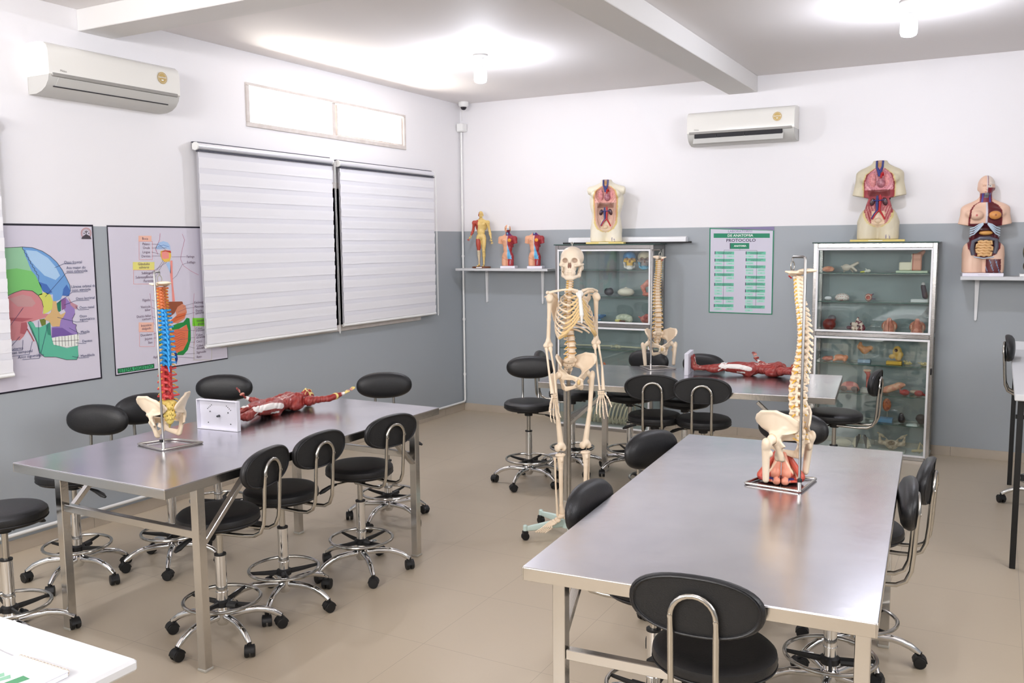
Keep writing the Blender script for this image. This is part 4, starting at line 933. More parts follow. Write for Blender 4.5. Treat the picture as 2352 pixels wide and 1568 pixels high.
t = onbase('foot_section_model','foot joint section model on a pale green base, top shelf','joint model',4.475,S1-.011,.24,.12,.018,(190,206,178))
s = SD(.006).b((-.055,0,.04),(.045,.03,.035),.01).b((.03,0,.075),(.04,.035,.07),.012).c((.04,0,.12),(.08,0,.16),.03,.014).e((.10,0,.07),(.03,.06,.06),sub=True).e((-.05,0,.11),(.05,.06,.03),sub=True)
item('joint','', '',0,.0185,s,lambda V: mixc(mixc(flat((224,216,190))(V),V[:,0]>.0,(214,150,124)),band(V[:,0],.003,.004),(168,70,44)),.004,0,0,parent=t)
s = SD(.006).e((0,0,.014),(.03,.03,.018)); item('egg_model','small white oval model on the second shelf of right cabinet','organ model',3.82,S2,s,flat((238,238,240)),.003)
s = SD(.01).e((0,0,.025),(.058,.05,.038)).b((0,0,-.02),(.1,.1,.02),0,sub=True); item('brain_model','white domed brain model with red veins on second shelf','organ model',3.935,S2,s,lambda V: mixc(flat((236,228,220))(V),np.abs(np.sin(V[:,0]*160+np.sin(V[:,2]*130)*2))*np.abs(np.sin(V[:,2]*110+V[:,1]*90))<.07,(186,92,84)),.002)
s = SD(.004).e((0,0,.032),(.028,.03,.032)).c((.02,0,.05),(.035,0,.06),.008,.006).c((.02,0,.02),(.05,0,.02),.006,.006).e((0,-.03,.032),(.014,.016,.02),sub=True); item('eye_model','small red cutaway eye model on the second shelf','organ model',4.145,S2,s,lambda V: mixc(mixc(flat((182,92,78))(V),band(np.sqrt(V[:,0]**2+(V[:,2]-.032)**2),.021,.003),(226,208,188)),V[:,0]>.028,(92,74,96)),.0025)
t = onbase('kidney_model','dark purple kidney model standing on a white block, second shelf','organ model',4.54,S2,.13,.09,.026,(214,218,216))
s = SD(.008).c((.03,0,.02),(.012,0,.10),.022,.019); item('kidney','', '',0.01,.027,s,flat((66,46,58)),.003,0,0,parent=t)
s = SD(.006).e((0,0,.012),(.014,.014,.018)); item('gland','','',.022,.131,s,flat((214,210,208)),.003,0,0,parent=t)
s = SD(.01).e((0,0,.052),(.054,.05,.052)).e((.018,.02,.10),(.036,.03,.032)); item('uterus_model','dark red ball shaped model with grey cap, third shelf left','organ model',3.835,S3,s,lambda V: mixc(flat((134,52,44),(112,40,38))(V),V[:,2]>.10,(92,86,92)),.0035)
s = SD(.005).e((-.02,0,.06),(.024,.02,.018)).e((.0,-.01,.052),(.02,.018,.024)).c((.0,0,.06),(.018,0,.115),.012,.008).c((.03,0,.075),(.06,0,.03),.022,.02).e((-.012,-.02,.018),(.011,.011,.018)).e((.014,-.02,.018),(.011,.011,.018)).c((-.06,0,.03),(.04,0,.02),.014,.016).e((.06,-.01,.015),(.012,.012,.015))
item('shoulder_joint_model','white and maroon jointed muscle model on the third shelf','joint model',4.05,S3,s,lambda V: mixc(mixc(flat((228,206,190))(V),(nz(V,90,2)>.55)&(V[:,0]>.0),(112,36,52)),(V[:,0]<-.03)|((V[:,2]<.04)&(V[:,1]>-.008)),(92,48,60)),.003)
for (x,lab) in ((4.315,'first of two peach nose section models on the third shelf, split in two halves'),(4.53,'second peach nose section model on the third shelf, nearest the cabinet edge')):
    s = SD(.008).c((0,-.01,.105),(0,-.01,.01),.02,.05).e((0,.02,.05),(.062,.04,.055)).b((0,0,-.02),(.1,.1,.02),0,sub=True)
    if x < 4.4: s.b((0,-.04,.06),(.0015,.06,.06),0,k=.002,sub=True)
    else: s.e((-.04,-.05,.05),(.02,.03,.03),sub=True)
    item('nose_section_model',lab,'organ model',x,S3,s,lambda V: mixc(flat((206,136,112),(190,116,96))(V),(np.abs(np.abs(V[:,0])-.045)<.005)&(V[:,2]<.07),(226,186,160)),.0035)
# lower compartment of right cabinet
s = SD(.006).e((0,0,.022),(.045,.03,.02)).c((-.02,0,.03),(.03,.01,.032),.012,.014); item('hand_section_model','pinkish hand-like model at the left of lower top shelf','organ model',3.83,S7,s,flat((206,126,106),(180,96,86)),.003)
s = SD(.006).e((0,0,.035),(.05,.03,.028)).c((-.03,-.01,.02),(-.045,-.02,.01),.016,.01).c((.04,0,.02),(.05,0,.04),.02,.02); item('joint_model','peach rounded model with white end beside the pinkish hand model','organ model',3.93,S7,s,lambda V: mixc(flat((230,150,112))(V),(V[:,0]<-.04)&(V[:,2]>.02),(222,220,210)),.003)
t = onbase('stomach_model','tan curved stomach model held above a pale blue block','organ model',4.13,S7,.10,.07,.03,(150,170,188))
m_ = MB(); m_.tube([(0,0,.03),(0,0,.075)],.003,8); O('rod', m_, CHROME, t)
s = SD(.008).c((-.035,0,.06),(-.04,0,.03),.013,.02).c((-.04,0,.03),(.0,0,.0),.022,.03).c((.0,0,.0),(.045,0,.022),.03,.02); item('stomach','','',0,.074,s,flat((208,146,96),(190,124,80)),.003,0,0,parent=t)
t = onbase('bladder_model','yellow hollow organ model on a yellow block, lower top shelf','organ model',4.365,S7,.12,.09,.028,(206,164,52))
s = SD(.008).e((.02,0,.07),(.036,.026,.05)).c((.03,0,.02),(.045,0,.05),.026,.024).e((-.02,0,.03),(.025,.022,.02)).e((.012,-.03,.085),(.015,.02,.016),k=.003,sub=True); item('organ','','',0,.0285,s,lambda V: mixc(flat((206,168,84),(190,150,70))(V),((V[:,0]-.012)**2+(V[:,2]-.085)**2<.00018),(70,44,40)),.003,0,0,parent=t)
for j,(x,lab) in enumerate(((4.47,'left heap of small cream bone fragments on the lower top shelf'),(4.595,'right heap of small cream bone fragments beside the cabinet edge'))):
    s = SD(.004); random.seed(9+j)
    for k in range(9): a = random.random()*6.3; q = random.random()*.028; s.c((q*math.cos(a),q*math.sin(a),.008+.02*random.random()),((q+.026)*math.cos(a+.6),(q+.022)*math.sin(a+.6),.006+.03*random.random()),.0045,.003)
    s.e((0,0,.01),(.03,.026,.01)); item('bone_fragments_model',lab,'bone model',x,S7,s,flat((202,184,122)),.0025)
s = SD(.008).e((0,0,.05),(.07,.03,.04)).e((-.045,-.02,.032),(.036,.03,.030)).e((.045,-.02,.032),(.036,.03,.030)).b((0,0,-.02),(.2,.1,.022),0,sub=True); item('lung_section_model','pink model with two dark ovals on the shelf beside stool','organ model',4.02,S8,s,lambda V: mixc(mixc(flat((214,142,128))(V),(((np.abs(V[:,0])-.045)/.03)**2+((V[:,2]-.03)/.024)**2<1)&(V[:,1]<-.02),(96,74,66)),(np.abs(V[:,0])<.03)&(V[:,2]>.055),(178,84,80)),.0035)
t = onbase('pharynx_model','tall red tube shaped model standing on a grey block','organ model',4.165,S8,.11,.09,.036,(170,170,162))
s = SD(.006).c((.0,0,.0),(.0,0,.11),.016,.016).c((.0,0,.11),(-.03,0,.135),.018,.010).e((-.005,0,.135),(.028,.02,.012)); item('tube','','',0.0,.0365,s,lambda V: mixc(flat((178,70,58),(160,52,50))(V),V[:,2]>.128,(222,180,150)),.003,0,0,parent=t)
s = SD(.01).c((-.05,0,.03),(.05,0,.07),.03,.03).e((.06,0,.08),(.04,.03,.02)).e((-.06,0,.02),(.04,.04,.02)); item('pelvis_section_model','peach pelvis section model on the shelf behind the side-on stool','organ model',4.36,S8,s,flat((222,170,138),(208,140,112)),.004)
s = SD(.008).e((0,0,.026),(.036,.03,.026)).c((-.03,0,.02),(-.04,0,.05),.01,.006); item('heart_model','left one of two glossy red rounded models on the shelf','organ model',4.46,S8,s,flat((176,72,66),(150,52,52)),.003,-.24)
s = SD(.008).e((0,0,.026),(.034,.03,.026)).c((.02,0,.02),(.06,0,.012),.012,.006); item('heart_model','right one of two glossy red rounded models, ending in point','organ model',4.565,S8,s,flat((168,62,56),(142,46,46)),.003,-.24)
s = SD(.008).e((0,0,.018),(.05,.03,.018)); item('bowl_model','cream shallow oval model behind the two red rounded models','organ model',4.535,S8,s,lambda V: mixc(flat((224,200,176))(V),V[:,2]>.03,(200,150,130)),.003,-.12)
s = SD(.01).e((0,0,.03),(.036,.03,.028)); item('ear_model','peach oval model low in the right cabinet above the stool seat','organ model',4.03,S9,s,flat((206,130,104)),.004)
s = SD(.006).e((0,0,.06),(.034,.03,.056)).e((0,-.03,.06),(.02,.015,.03),sub=True); t = onbase('head_half_model','orange kernel shaped model above a light blue block','organ model',4.305,S9,.13,.10,.034,(100,154,194))
m_ = MB(); m_.tube([(.02,0,.034),(.02,0,.10)],.003,8); O('rod', m_, CHROME, t); item('organ','','',0.015,.09,s,flat((196,110,70),(160,78,50),80),.0035,0,0,parent=t)
for (x,lab) in ((4.435,'left of two dark kidney shaped models low in the right cabinet'),(4.585,'right of two dark kidney shaped models low in the right cabinet')):
    s = SD(.01).c((.005,0,.03),(.0,0,.07 if x < 4.5 else .05),.03,.018 if x < 4.5 else .04); item('kidney_model',lab,'organ model',x,S9,s,flat((44,34,38)),.0035)
# floor of right cabinet
s = SD(.004)
for g in (-1,1):
    s.c((g*.02,0,.09),(g*.05,0,.0),.014,.018)
    for k in range(7): s.c((g*(.03+k*.004),-.008,.085-k*.012),(g*(.05+k*.005),-.008,.08-k*.012),.004)
item('jaw_model','dark arched jaw model with pale teeth on the cabinet floor','bone model',4.13,S6,s,lambda V: mixc(flat((58,60,56))(V),(np.abs(V[:,0])>.046)|(np.abs(V[:,0])<.012),(214,204,176)),.003)
t = onbase('pelvis_model','cream pelvis bone model on a pale slab, cabinet floor','bone model',4.37,S6,.22,.14,.012,(196,202,190))
s = SD(.007)
def pv(s,g):
    s.c((g*.03,0,.07),(g*.08,.0,.12),.012,.01); s.c((g*.08,0,.12),(g*.115,0,.14),.01,.005); s.c((g*.03,0,.05),(g*.09,0,.06),.02,.018); s.c((g*.09,0,.06),(g*.1,0,.12),.016,.006); s.e((g*.06,-.01,.09),(.014,.04,.012),k=.004,sub=True)
s.e((0,0,.045),(.05,.035,.042)); s.mir(pv); s.e((0,-.02,.06),(.028,.05,.02),k=.004,sub=True); item('bone','','',0,.0125,s,flat((206,190,164),(176,156,130),90),.003,0,0,parent=t)
s = SD(.004).c((-.04,0,.01),(.03,0,.02),.012,.01).c((.0,0,.02),(.012,0,.085),.01,.005).c((.012,0,.085),(.045,0,.04),.004,.004).c((.03,0,.02),(.01,.02,.0),.01,.008); item('foot_bones_model','thin triangular cream bone model on the cabinet floor right','bone model',4.575,S6,s,flat((204,188,146)),.003)
s = SD(.01).e((0,0,.03),(.07,.05,.035)); item('skull_cap_model','pale domed bone model on the cabinet floor behind stool','bone model',3.98,S6,s,flat((196,190,160)),.004)
BON = mat('ivory_bone', (240,222,198), .42, noise=(9,(226,200,168),.5)); BONV = mat('ivory_bone_coloured', (236,220,196), .42, attr='Col'); DISC = mat('spine_disc', (206,160,104), .45); NERVE = mat('nerve_yellow', (226,178,60), .4)
CART = mat('costal_cartilage', (228,196,140), .35); HOOK = mat('galvanised_hook', (150,146,138), .3, .9)
# ------------------------------------------------------------------ spine
def vsizes(H):     # (height, body half width, body half depth, transverse, spinous length, spinous drop) from the bottom up
    L = []
    for i in range(5): L.append(('l', .034, .0245-.0008*i, .0180, .044-.002*i, .040, .010))
    for i in range(12): L.append(('t', .0245-.0006*i, .0205-.0009*i, .0165-.0006*i, .034-.0006*i, .040-.0004*i, .026))
    for i in range(7): L.append(('c', .0145, .0125, .0095, .026 if i == 6 else .023, .026-.001*i, .008))
    tot = sum(v[1] for v in L); return [(v[0], v[1]*H/tot)+v[2:] for v in L]
def build_spine(parent, z0, H, curve, bodymat=None, nerves=True, sc_=1.):
    """curve(t) -> (x, y) of the column; front is -y"""
    z = z0
    for i,(kd,h,w,d,tr,sp,dr) in enumerate(vsizes(H)):
        t0 = (z-z0)/H; t1 = (z+h-z0)/H; xa,ya = curve(t0); xb,yb = curve(t1)
        m = MB(); bh = h*(.76 if kd != 'c' else .8); w *= sc_; d *= sc_; tr *= sc_; sp *= sc_; dr *= sc_
        m.lathe([(0,-bh/2),(w,-bh/2),(w*1.02,-bh*.38),(w*.86,-bh*.1),(w*.86,bh*.1),(w*1.0,bh*.38),(w*.98,bh/2),(0,bh/2)],16,(0,0,0),0,'z',d/w)
        m.lathe([(0,bh/2),(w*.93,bh/2+.0002),(w*.97,h/2),(w*.93,h-bh/2-.0002),(0,h-bh/2)],16,(0,0,0),1,'z',d/w)
        for s in (-1,1):
            m.tube([(s*w*.62,d*.7,bh*.15),(s*w*.62,d*1.25,bh*.12),(s*w*.3,d*1.7,0),(0,d*1.95,-dr*.15)],[.0058,.0072,.0078,.0072],8)
            m.tube([(s*w*.6,d*1.25,bh*.1),(s*tr*.7,d*1.4,bh*.12),(s*tr,d*(1.9 if kd == 't' else 1.3),bh*.2)],[.0062,.0048,.0045],8)
            m.tube([(s*w*.6,d*1.3,bh*.58),(s*w*.66,d*1.4,-bh*.6)],[.0062,.0060],7)
            if nerves:
                m.tube([(s*w*.5,d*1.0,-bh*.45),(s*w*1.25,d*1.15,-bh*.55),(s*(w*1.25+.010),d*1.1,-bh*.9)],[.0032,.0034,.0022],6,m=2)
        m.tube([(0,d*1.7,-dr*.1),(0,d*1.7+sp*.5,-dr*.55),(0,d*1.7+sp*.85,-dr*1.0)],[.0055,.0052,.0045],8,flat=.62 if kd != 'l' else .55)
        if kd == 'l': m.tube([(0,d*1.7+sp*.2,-.002),(0,d*1.7+sp*.75,-.004)],[.009,.008],8,flat=.45)
        vm = bodymat(kd,i) if bodymat else BON
        dm = DISC if bodymat is None or kd == 'x' else vm
        o = O('vertebra', m, [vm,dm,NERVE], parent, ((xa+xb)/2,(ya+yb)/2,z+h/2), (math.atan2(-(yb-ya),h)*1.0 if True else 0,0,0))
        z += h
    return z
# ------------------------------------------------------------------ pelvis (origin at hip joint height)
HIP = [(.068,.082),(.072,.070),(.058,.055),(.052,.040),(.046,.028),(.040,.012),(.040,.0),(.056,-.010),(.075,-.020),(.086,-.034),(.083,-.060),(.062,-.078),(.035,-.094),(.012,-.105),(-.012,-.102),(-.028,-.08),(-.026,-.055),(-.032,-.040),(-.052,-.028),(-.036,-.012),(-.030,.008),(-.040,.026),(-.062,.030),(-.082,.038),(-.096,.062),(-.09,.085),(-.06,.112),(-.02,.130),(.025,.127),(.055,.108)]
def hip_mesh(g, h=.0028, colr=None):
    s = SD(.012); s.poly([(-a,z) for a,z in HIP], -.0025, .0025, .0035, k=.004)
    s.chain([(0,-.066,.085),(0,-.03,.122),(0,.02,.126),(0,.06,.108),(0,.088,.07)],[.007,.0065,.006,.006,.008],k=.008)
    s.chain([(0,-.045,-.008),(0,-.082,-.030)],[.010,.009],k=.008); s.chain([(0,.018,-.095),(0,.012,-.04),(0,.0,-.01)],[.014,.012,.02],k=.01); s.chain([(0,-.08,-.06),(0,-.01,-.1)],[.007,.010],k=.008)
    s.e((.004,0,0),(.016,.031,.031),k=.012); s.c((0,.05,.05),(0,.02,.02),.010,.012,k=.01)
    s.poly([(-.052,-.034),(-.064,-.050),(-.047,-.072),(-.018,-.078),(-.004,-.056),(-.020,-.034)], -.03, .03, .0, k=.006, sub=True)
    s.e((.024,0,0),(.026,.025,.025),k=.004,sub=True)
    def warp(V):
        x,y,z = V[:,0],V[:,1],V[:,2]; a = -y
        up = sstep(-.01,.05,z); wu = .088+.20*z+.30*z*sstep(-.02,.07,a)-5.6*np.maximum(0,.02-a)**2
        wl = .088+.3*z-np.maximum(0,a-.015)*1.35
        w = wu*up+wl*(1-up); return np.stack([g*(w+x),y,z],1)
    V,F,C = s.build(h, None, warp)
    if g < 0: F = F[:,::-1]
    return V,F
def sacrum_sd():
    s = SD(.012); s.e((0,.040,.085),(.050,.020,.022)); s.e((0,.028,.098),(.026,.018,.012)); s.e((0,.058,.058),(.044,.016,.026)); s.e((0,.070,.024),(.034,.013,.026)); s.e((0,.072,-.006),(.022,.011,.02)); s.c((0,.068,-.02),(0,.052,-.048),.009,.0045)
    for i,(y,z) in enumerate(((.062,.088),(.078,.062),(.086,.034),(.086,.008))): s.e((0,y,z),(.006,.007,.009),k=.006); s.e((.024-.003*i,y-.012,z),(.006,.006,.01),k=.006); s.e((-.024+.003*i,y-.012,z),(.006,.006,.01),k=.006)
    for i,z in enumerate((.078,.050,.024,.002)):
        for g in (-1,1): s.c((g*(.019-.002*i),.02,z),(g*(.019-.002*i),.10,z-.004),.0034,k=.003,sub=True)
    return s
def femur_sd(g, full, knee_z=-.44):
    s = SD(.010); X = .103
    s.e((g*X,0,0),(.0225,.0225,.0225)); s.c((g*(X+.008),.0,-.006),(g*(X+.034),.004,-.026),.014,.016); s.e((g*(X+.046),.006,-.014),(.016,.020,.026)); s.e((g*(X+.022),.014,-.062),(.010,.010,.014))
    if not full: s.c((g*(X+.038),.0,-.035),(g*(X+.026),-.008,-.185),.019,.0145)
    else:
        K = (g*(X-.01),-.002,knee_z+.03); s.c((g*(X+.038),.0,-.035),(g*(X+.018),-.010,-.25),.018,.0135); s.c((g*(X+.018),-.010,-.25),(K[0],K[1],K[2]+.02),.0135,.020)
        s.e((K[0]-.021,K[1]+.005,knee_z+.018),(.018,.030,.024)); s.e((K[0]+.021,K[1]+.005,knee_z+.018),(.018,.030,.024)); s.e((K[0],K[1]-.012,knee_z+.036),(.026,.016,.02)); s.e((K[0],K[1]+.022,knee_z+.008),(.007,.03,.018),k=.006,sub=True)
    return s
_pel = {}
def build_pelvis(parent, sacmat=None, femurs=True, scale=1., z=0, full=False, knee=-.44):
    for g in (-1,1):
        if ('h',g) not in _pel: V,F = hip_mesh(g); _pel['h',g] = arrmesh('hip_bone',V,F,BON)
        o = link('hip_bone', _pel['h',g], parent, (0,0,z)); o.scale = (scale,)*3
        if femurs:
            o = link('femur', femur_sd(g,full,knee/scale if full else knee).mesh('femur',.0032,BON), parent, (0,0,z)); o.scale = (scale,)*3
    if 's' not in _pel: _pel['s'] = sacrum_sd().build(.0026)
    V,F,C = _pel['s']; o = link('sacrum', arrmesh('sacrum',V,F,sacmat or BON), parent, (0,0,z)); o.scale = (scale,)*3
    m = MB(); m.ell((0,-.083,-.045),(.010,.009,.018),10); o = O('pubic_symphysis', m, CART, parent, (0,0,z)); o.scale = (scale,)*3
    for zz,g in ([(q,g_) for q in (.078,.050,.024,.002) for g_ in (-1,1)] if sacmat is not None or not full else ()):
        m = MB(); m.tube([(g*.019,.045+zz*-.1,zz),(g*.030,.092-abs(zz)*.25,zz-.004)],[.003,.002],6)
        o = O('sacral_nerve', m, NERVE, parent, (0,0,z)); o.scale = (scale,)*3
def spine_model(label, loc, rz, corners, polei, top, colored=False, femurs=True):
    """loc = axis foot on the table; corners = world corners of the wire base (table level)"""
    t = T('spine_model', label, 'spine model', loc, rz)
    Mi = (Matrix.Translation(loc) @ Matrix.Rotation(rz,4,'Z')).inverted()
    P = [Mi @ Vector((x,y,loc[2]+.0065)) for x,y in corners]
    def bez(a,b,c,n=7): return [a*(1-t_)**2+b*2*t_*(1-t_)+c*t_**2 for t_ in np.linspace(0,1,n)]
    pts = []
    for i,p in enumerate(P):
        a = P[i-1]; b = P[(i+1)%len(P)]; r = .012 if i != 3 else .05
        pts += bez(p+(a-p).normalized()*r, p, p+(b-p).normalized()*r)
    m = MB(); m.tube(pts,.0055,10,closed=True); O('wire_base', m, CHROMEW, t)
    q = P[polei]; m = MB(); hk = Vector((0,0,top-.01)); dq = (Vector((0,0,0))-Vector((q.x,q.y,0))).normalized()
    q0 = q+Vector((dq.x,dq.y,0))*.008
    m.tube([q0, Vector((q0.x,q0.y,top-.012)), Vector((q0.x,q0.y,top-.003))+dq*.004, Vector((q0.x,q0.y,top))+dq*.014, Vector((0,0,top))-dq*.01, Vector((0,0,top-.004)), Vector((0,0,top-.018))],[.0055]*5+[.0045,.004],10)
    O('pole', m, POLE, t)
    m = MB(); m.tube([Vector((q0.x,q0.y,.004)),Vector((q0.x,q0.y,.055))],.008,12); O('pole_socket', m, CHROMEW, t)
    m = MB(); m.lathe([(0,0),(.009,0),(.009,.012),(0,.012)],12,(q0.x+.01,q0.y+.01,.045)); O('clamp_knob', m, BLACKP, t)
    m = MB(); m.tube([(.010*math.cos(a),0,top-.036+.018*math.sin(a)) for a in np.linspace(0,2*PI,17)[:-1]],.0022,6,closed=True); m.box((0,0,top-.055),(.014,.010,.014),.002); O('hanging_ring', m, HOOK, t)
    z1 = top-.062; z0 = .29 if not colored else .232
    def curve(tt): return (0., .030-.012*math.sin(tt*PI*.9+.0)*2.0*math.exp(-((tt-.12)/.16)**2)+.022*math.exp(-((tt-.55)/.24)**2)-.030*max(0,tt-.6))
    if colored:
        CM = {'c':mat('orange_vertebra',(196,110,66),.4),'t':mat('blue_vertebra',(48,150,214),.4),'l':mat('red_vertebra',(196,66,66),.4)}
        sac = mat('yellow_sacrum',(232,206,116),.4); bm = lambda k,i: CM[k]
    else: sac = None; bm = None
    build_spine(t, z0, z1-z0-.012, curve, bm, True, 1.14 if colored else 1.04)
    build_pelvis(t, sac, femurs, .86, z0-.09)
    # occipital plate
    s = SD(.008); cy = curve(1)[1]
    s.e((0,cy+.015,z1+.002),(.042,.030,.008)); s.e((0,cy+.055,z1+.010),(.034,.035,.008)); s.e((.02,cy-.005,z1-.004),(.010,.014,.008)); s.e((-.02,cy-.005,z1-.004),(.010,.014,.008)); s.c((.03,cy+.0,z1+.002),(.048,cy-.008,z1+.006),.006,.004); s.c((-.03,cy,z1+.002),(-.048,cy-.008,z1+.006),.006,.004); s.e((0,cy+.01,z1+.01),(.012,.014,.02),k=.004,sub=True)
    link('occipital_plate', s.mesh('occipital_plate',.0028,BON), t)
    m = MB(); m.tube([(.012,cy-.012,z1-.004),(.024,cy-.014,z1-.012),(.014,cy-.01,z1-.02)],[.003,.0035,.003],6); O('artery', m, mat('artery_red',(180,40,40),.4), t)
    return t
spine_model('spine model with orange, blue and red vertebrae and yellow sacrum on the left table',(1.600,-5.315,.85),R(243),[(1.445,-5.367),(1.666,-5.401),(1.707,-5.195),(1.512,-5.204)],1,.845,True,False)
spine_model('tall ivory spine model with pelvis standing on the right foreground table',(4.405,-4.705,.85),R(239),[(4.249,-4.754),(4.47,-4.782),(4.491,-4.559),(4.300,-4.60)],1,.903)
spine_model('ivory spine model with pelvis standing on the back table',(2.865,-1.81,.85),R(36),[(2.683,-1.734),(2.826,-1.903),(2.981,-1.754),(2.86,-1.66)],1,.905)
# pelvic muscle model inside the wire base
FLESH = mat('muscle_flesh', (200,110,90), .4, attr='Col')
s = SD(.010)
s.c((0,0,.115),(0,0,.09),.014,.02)
for g in (-1,1):
    s.c((g*.010,-.01,.12),(g*.022,-.022,.05),.009,.020); s.e((g*.024,-.024,.046),(.024,.022,.022),k=.004); s.c((g*.02,.01,.12),(g*.075,.012,.025),.010,.018); s.c((g*.012,.02,.11),(g*.045,.03,.02),.012,.020); s.e((g*.016,-.040,.016),(.0155,.0155,.0155),k=.003)
s.e((0,.01,.012),(.085,.045,.012)); s.b((0,-.03,.05),(.0014,.05,.055),0,k=.002,sub=True)
def pmc(V):
    C = base(V,(196,84,66)); x,y,z = V[:,0],V[:,1],V[:,2]
    C = mixc(C, (np.abs(x)<.038)&(y<-.008)&(z>.0), (228,150,124)); C = mixc(C, band(np.abs(x)*.8+z*.5,.062,.003)*(z>.02), (238,206,176)); C = mixc(C, (z<.02)&(y>-.02), (150,50,46)); C = mixc(C, (np.abs(x)>.028)&(np.abs(x)<.05)&(z>.018)&(z<.03)&(y<0), (66,70,130)); return C
link('pelvic_muscle_model', s.mesh('pelvic_muscle_model',.0026,FLESH,pmc), None, (4.372,-4.665,.8505), (0,0,R(12)), label='red and peach pelvic muscle model inside the wire base under the spine', cat='organ model')
# ------------------------------------------------------------------ whole skeleton
SK = T('skeleton_model','full size human skeleton model on a rolling stand beside the foreground table','skeleton',(2.865,-3.375,0),R(52))
HZ = 1.025; KZ = .560
build_pelvis(SK, None, True, .92, HZ, True, KZ-HZ)
zt = build_spine(SK, HZ+.092, 1.640-(HZ+.092), lambda t_: (0., .030-.020*math.exp(-((t_-.12)/.16)**2)+.028*math.exp(-((t_-.55)/.22)**2)-.03*max(0,t_-.7)), None, True, .98)
sk = skull_sd(); V,F,C = sk.build(.0026, skull_col)
o = link('skull', arrmesh('skull',V,F,BONV,C), SK, (0,.012,1.705), (0,0,R(-37)))
m = MB(); m.tube([(0,.01,.085),(0,.01,.10)],.004,8); m.tube([(.006*math.cos(a),.01,.106+.006*math.sin(a)) for a in np.linspace(0,2*PI,13)[:-1]],.002,6,closed=True); O('top_hook', m, HOOK, o)
AX = [.052,.082,.100,.112,.120,.126,.130,.132,.130,.124,.108,.086]; DRP = [.028,.055,.075,.095,.110,.125,.138,.140,.138,.130,.10,.07]; TE = [2.45,2.45,2.4,2.35,2.3,2.2,2.1,2.0,1.85,1.75,1.3,.95]
STZ = [1.500,1.478,1.455,1.434,1.414,1.398,1.384]
ends = {}
for i in range(12):
    zb = 1.522-.0205*i; a = AX[i]; bq = .068+.018*min(i,7)/7 - (.02 if i < 1 else 0); yc = -.010-.004*min(i,7)
    for g in (-1,1):
        pts = []
        for th in np.linspace(.12,TE[i],16): pts.append((g*a*math.sin(th)**.9, yc+bq*math.cos(th)+.02*(1-abs(math.cos(th)))*0, zb-DRP[i]*(1-math.cos(th))/2-.012*math.sin(th)))
        m = MB(); m.tube(pts,[.0048]*3+[.0058]*13,8,flat=.55,up=(0,0,1)); O('rib', m, BON, SK); ends[i,g] = Vector(pts[-1])
ST0 = Vector((0,-.088,1.505)); ST1 = Vector((0,-.112,1.372))
for g in (-1,1):
    m = MB()
    for i in range(10):
        e = ends[i,g]
        if i < 7:
            u = i/6; tgt = ST0.lerp(ST1,u*.95)+Vector((g*.014,0,0)); mid = e.lerp(tgt,.45)+Vector((0,-.012,-.012*(i>2)-.004*i))
        else:
            tgt = ends[i-1,g].lerp(ST1+Vector((g*.012,0,0)),.42)+Vector((0,-.006,-.012)); mid = e.lerp(tgt,.5)+Vector((0,-.010,-.008))
        pp = [e*(1-q)**2+mid*2*q*(1-q)+tgt*q*q for q in np.linspace(0,1,9)]
        m.tube(pp,[.0062]*9,8,flat=.55,up=(0,0,1))
    O('costal_cartilage', m, CART, SK)
s = SD(.008); s.e((0,-.088,1.515),(.026,.006,.024)); s.c((0,-.090,1.50),(0,-.110,1.392),.010,.0135); s.c((0,-.113,1.375),(0,-.114,1.345),.008,.006); s.e((0,-.086,1.545),(.011,.02,.011),k=.006,sub=True)
link('sternum', s.mesh('sternum',.0028,mat('white_sternum',(236,234,228),.4)), SK)
for g in (-1,1):
    m = MB(); m.tube([(g*.016,-.088,1.530),(g*.05,-.092,1.540),(g*.10,-.062,1.538),(g*.140,-.022,1.528),(g*.162,-.008,1.520)],[.010,.0075,.0065,.0075,.008],10,flat=.8); O('clavicle', m, BON, SK)
    s = SD(.008); s.poly([(.0,.0),(-.03,-.01),(-.012,-.06),(.02,-.145),(.036,-.13),(.055,-.02),(.05,.015),(.025,.025)], -.002, .002, .002, k=.004); s.chain([(-.004,.052,-.012),(-.006,.02,.01),(-.012,-.02,.03),(-.004,-.05,.032)],[.005,.007,.009,.011],k=.006); s.e((0,-.026,-.006),(.010,.012,.02))
    s.c((.004,-.025,.012),(.012,-.055,.006),.006,.005)
    V,F,C = s.build(.0028); th = R(-62)*1; 
    # local y runs from the shoulder blade's inner edge (+) to the socket (-)
    X = V[:,0].copy(); Y = V[:,1].copy(); W_ = np.stack([g*(.112-Y*.86+X*.3), .074-(-Y+.05)*.38+X, V[:,2]+1.487],1)
    link('scapula', arrmesh('scapula', W_, F if g < 0 else F[:,::-1], BON), SK)
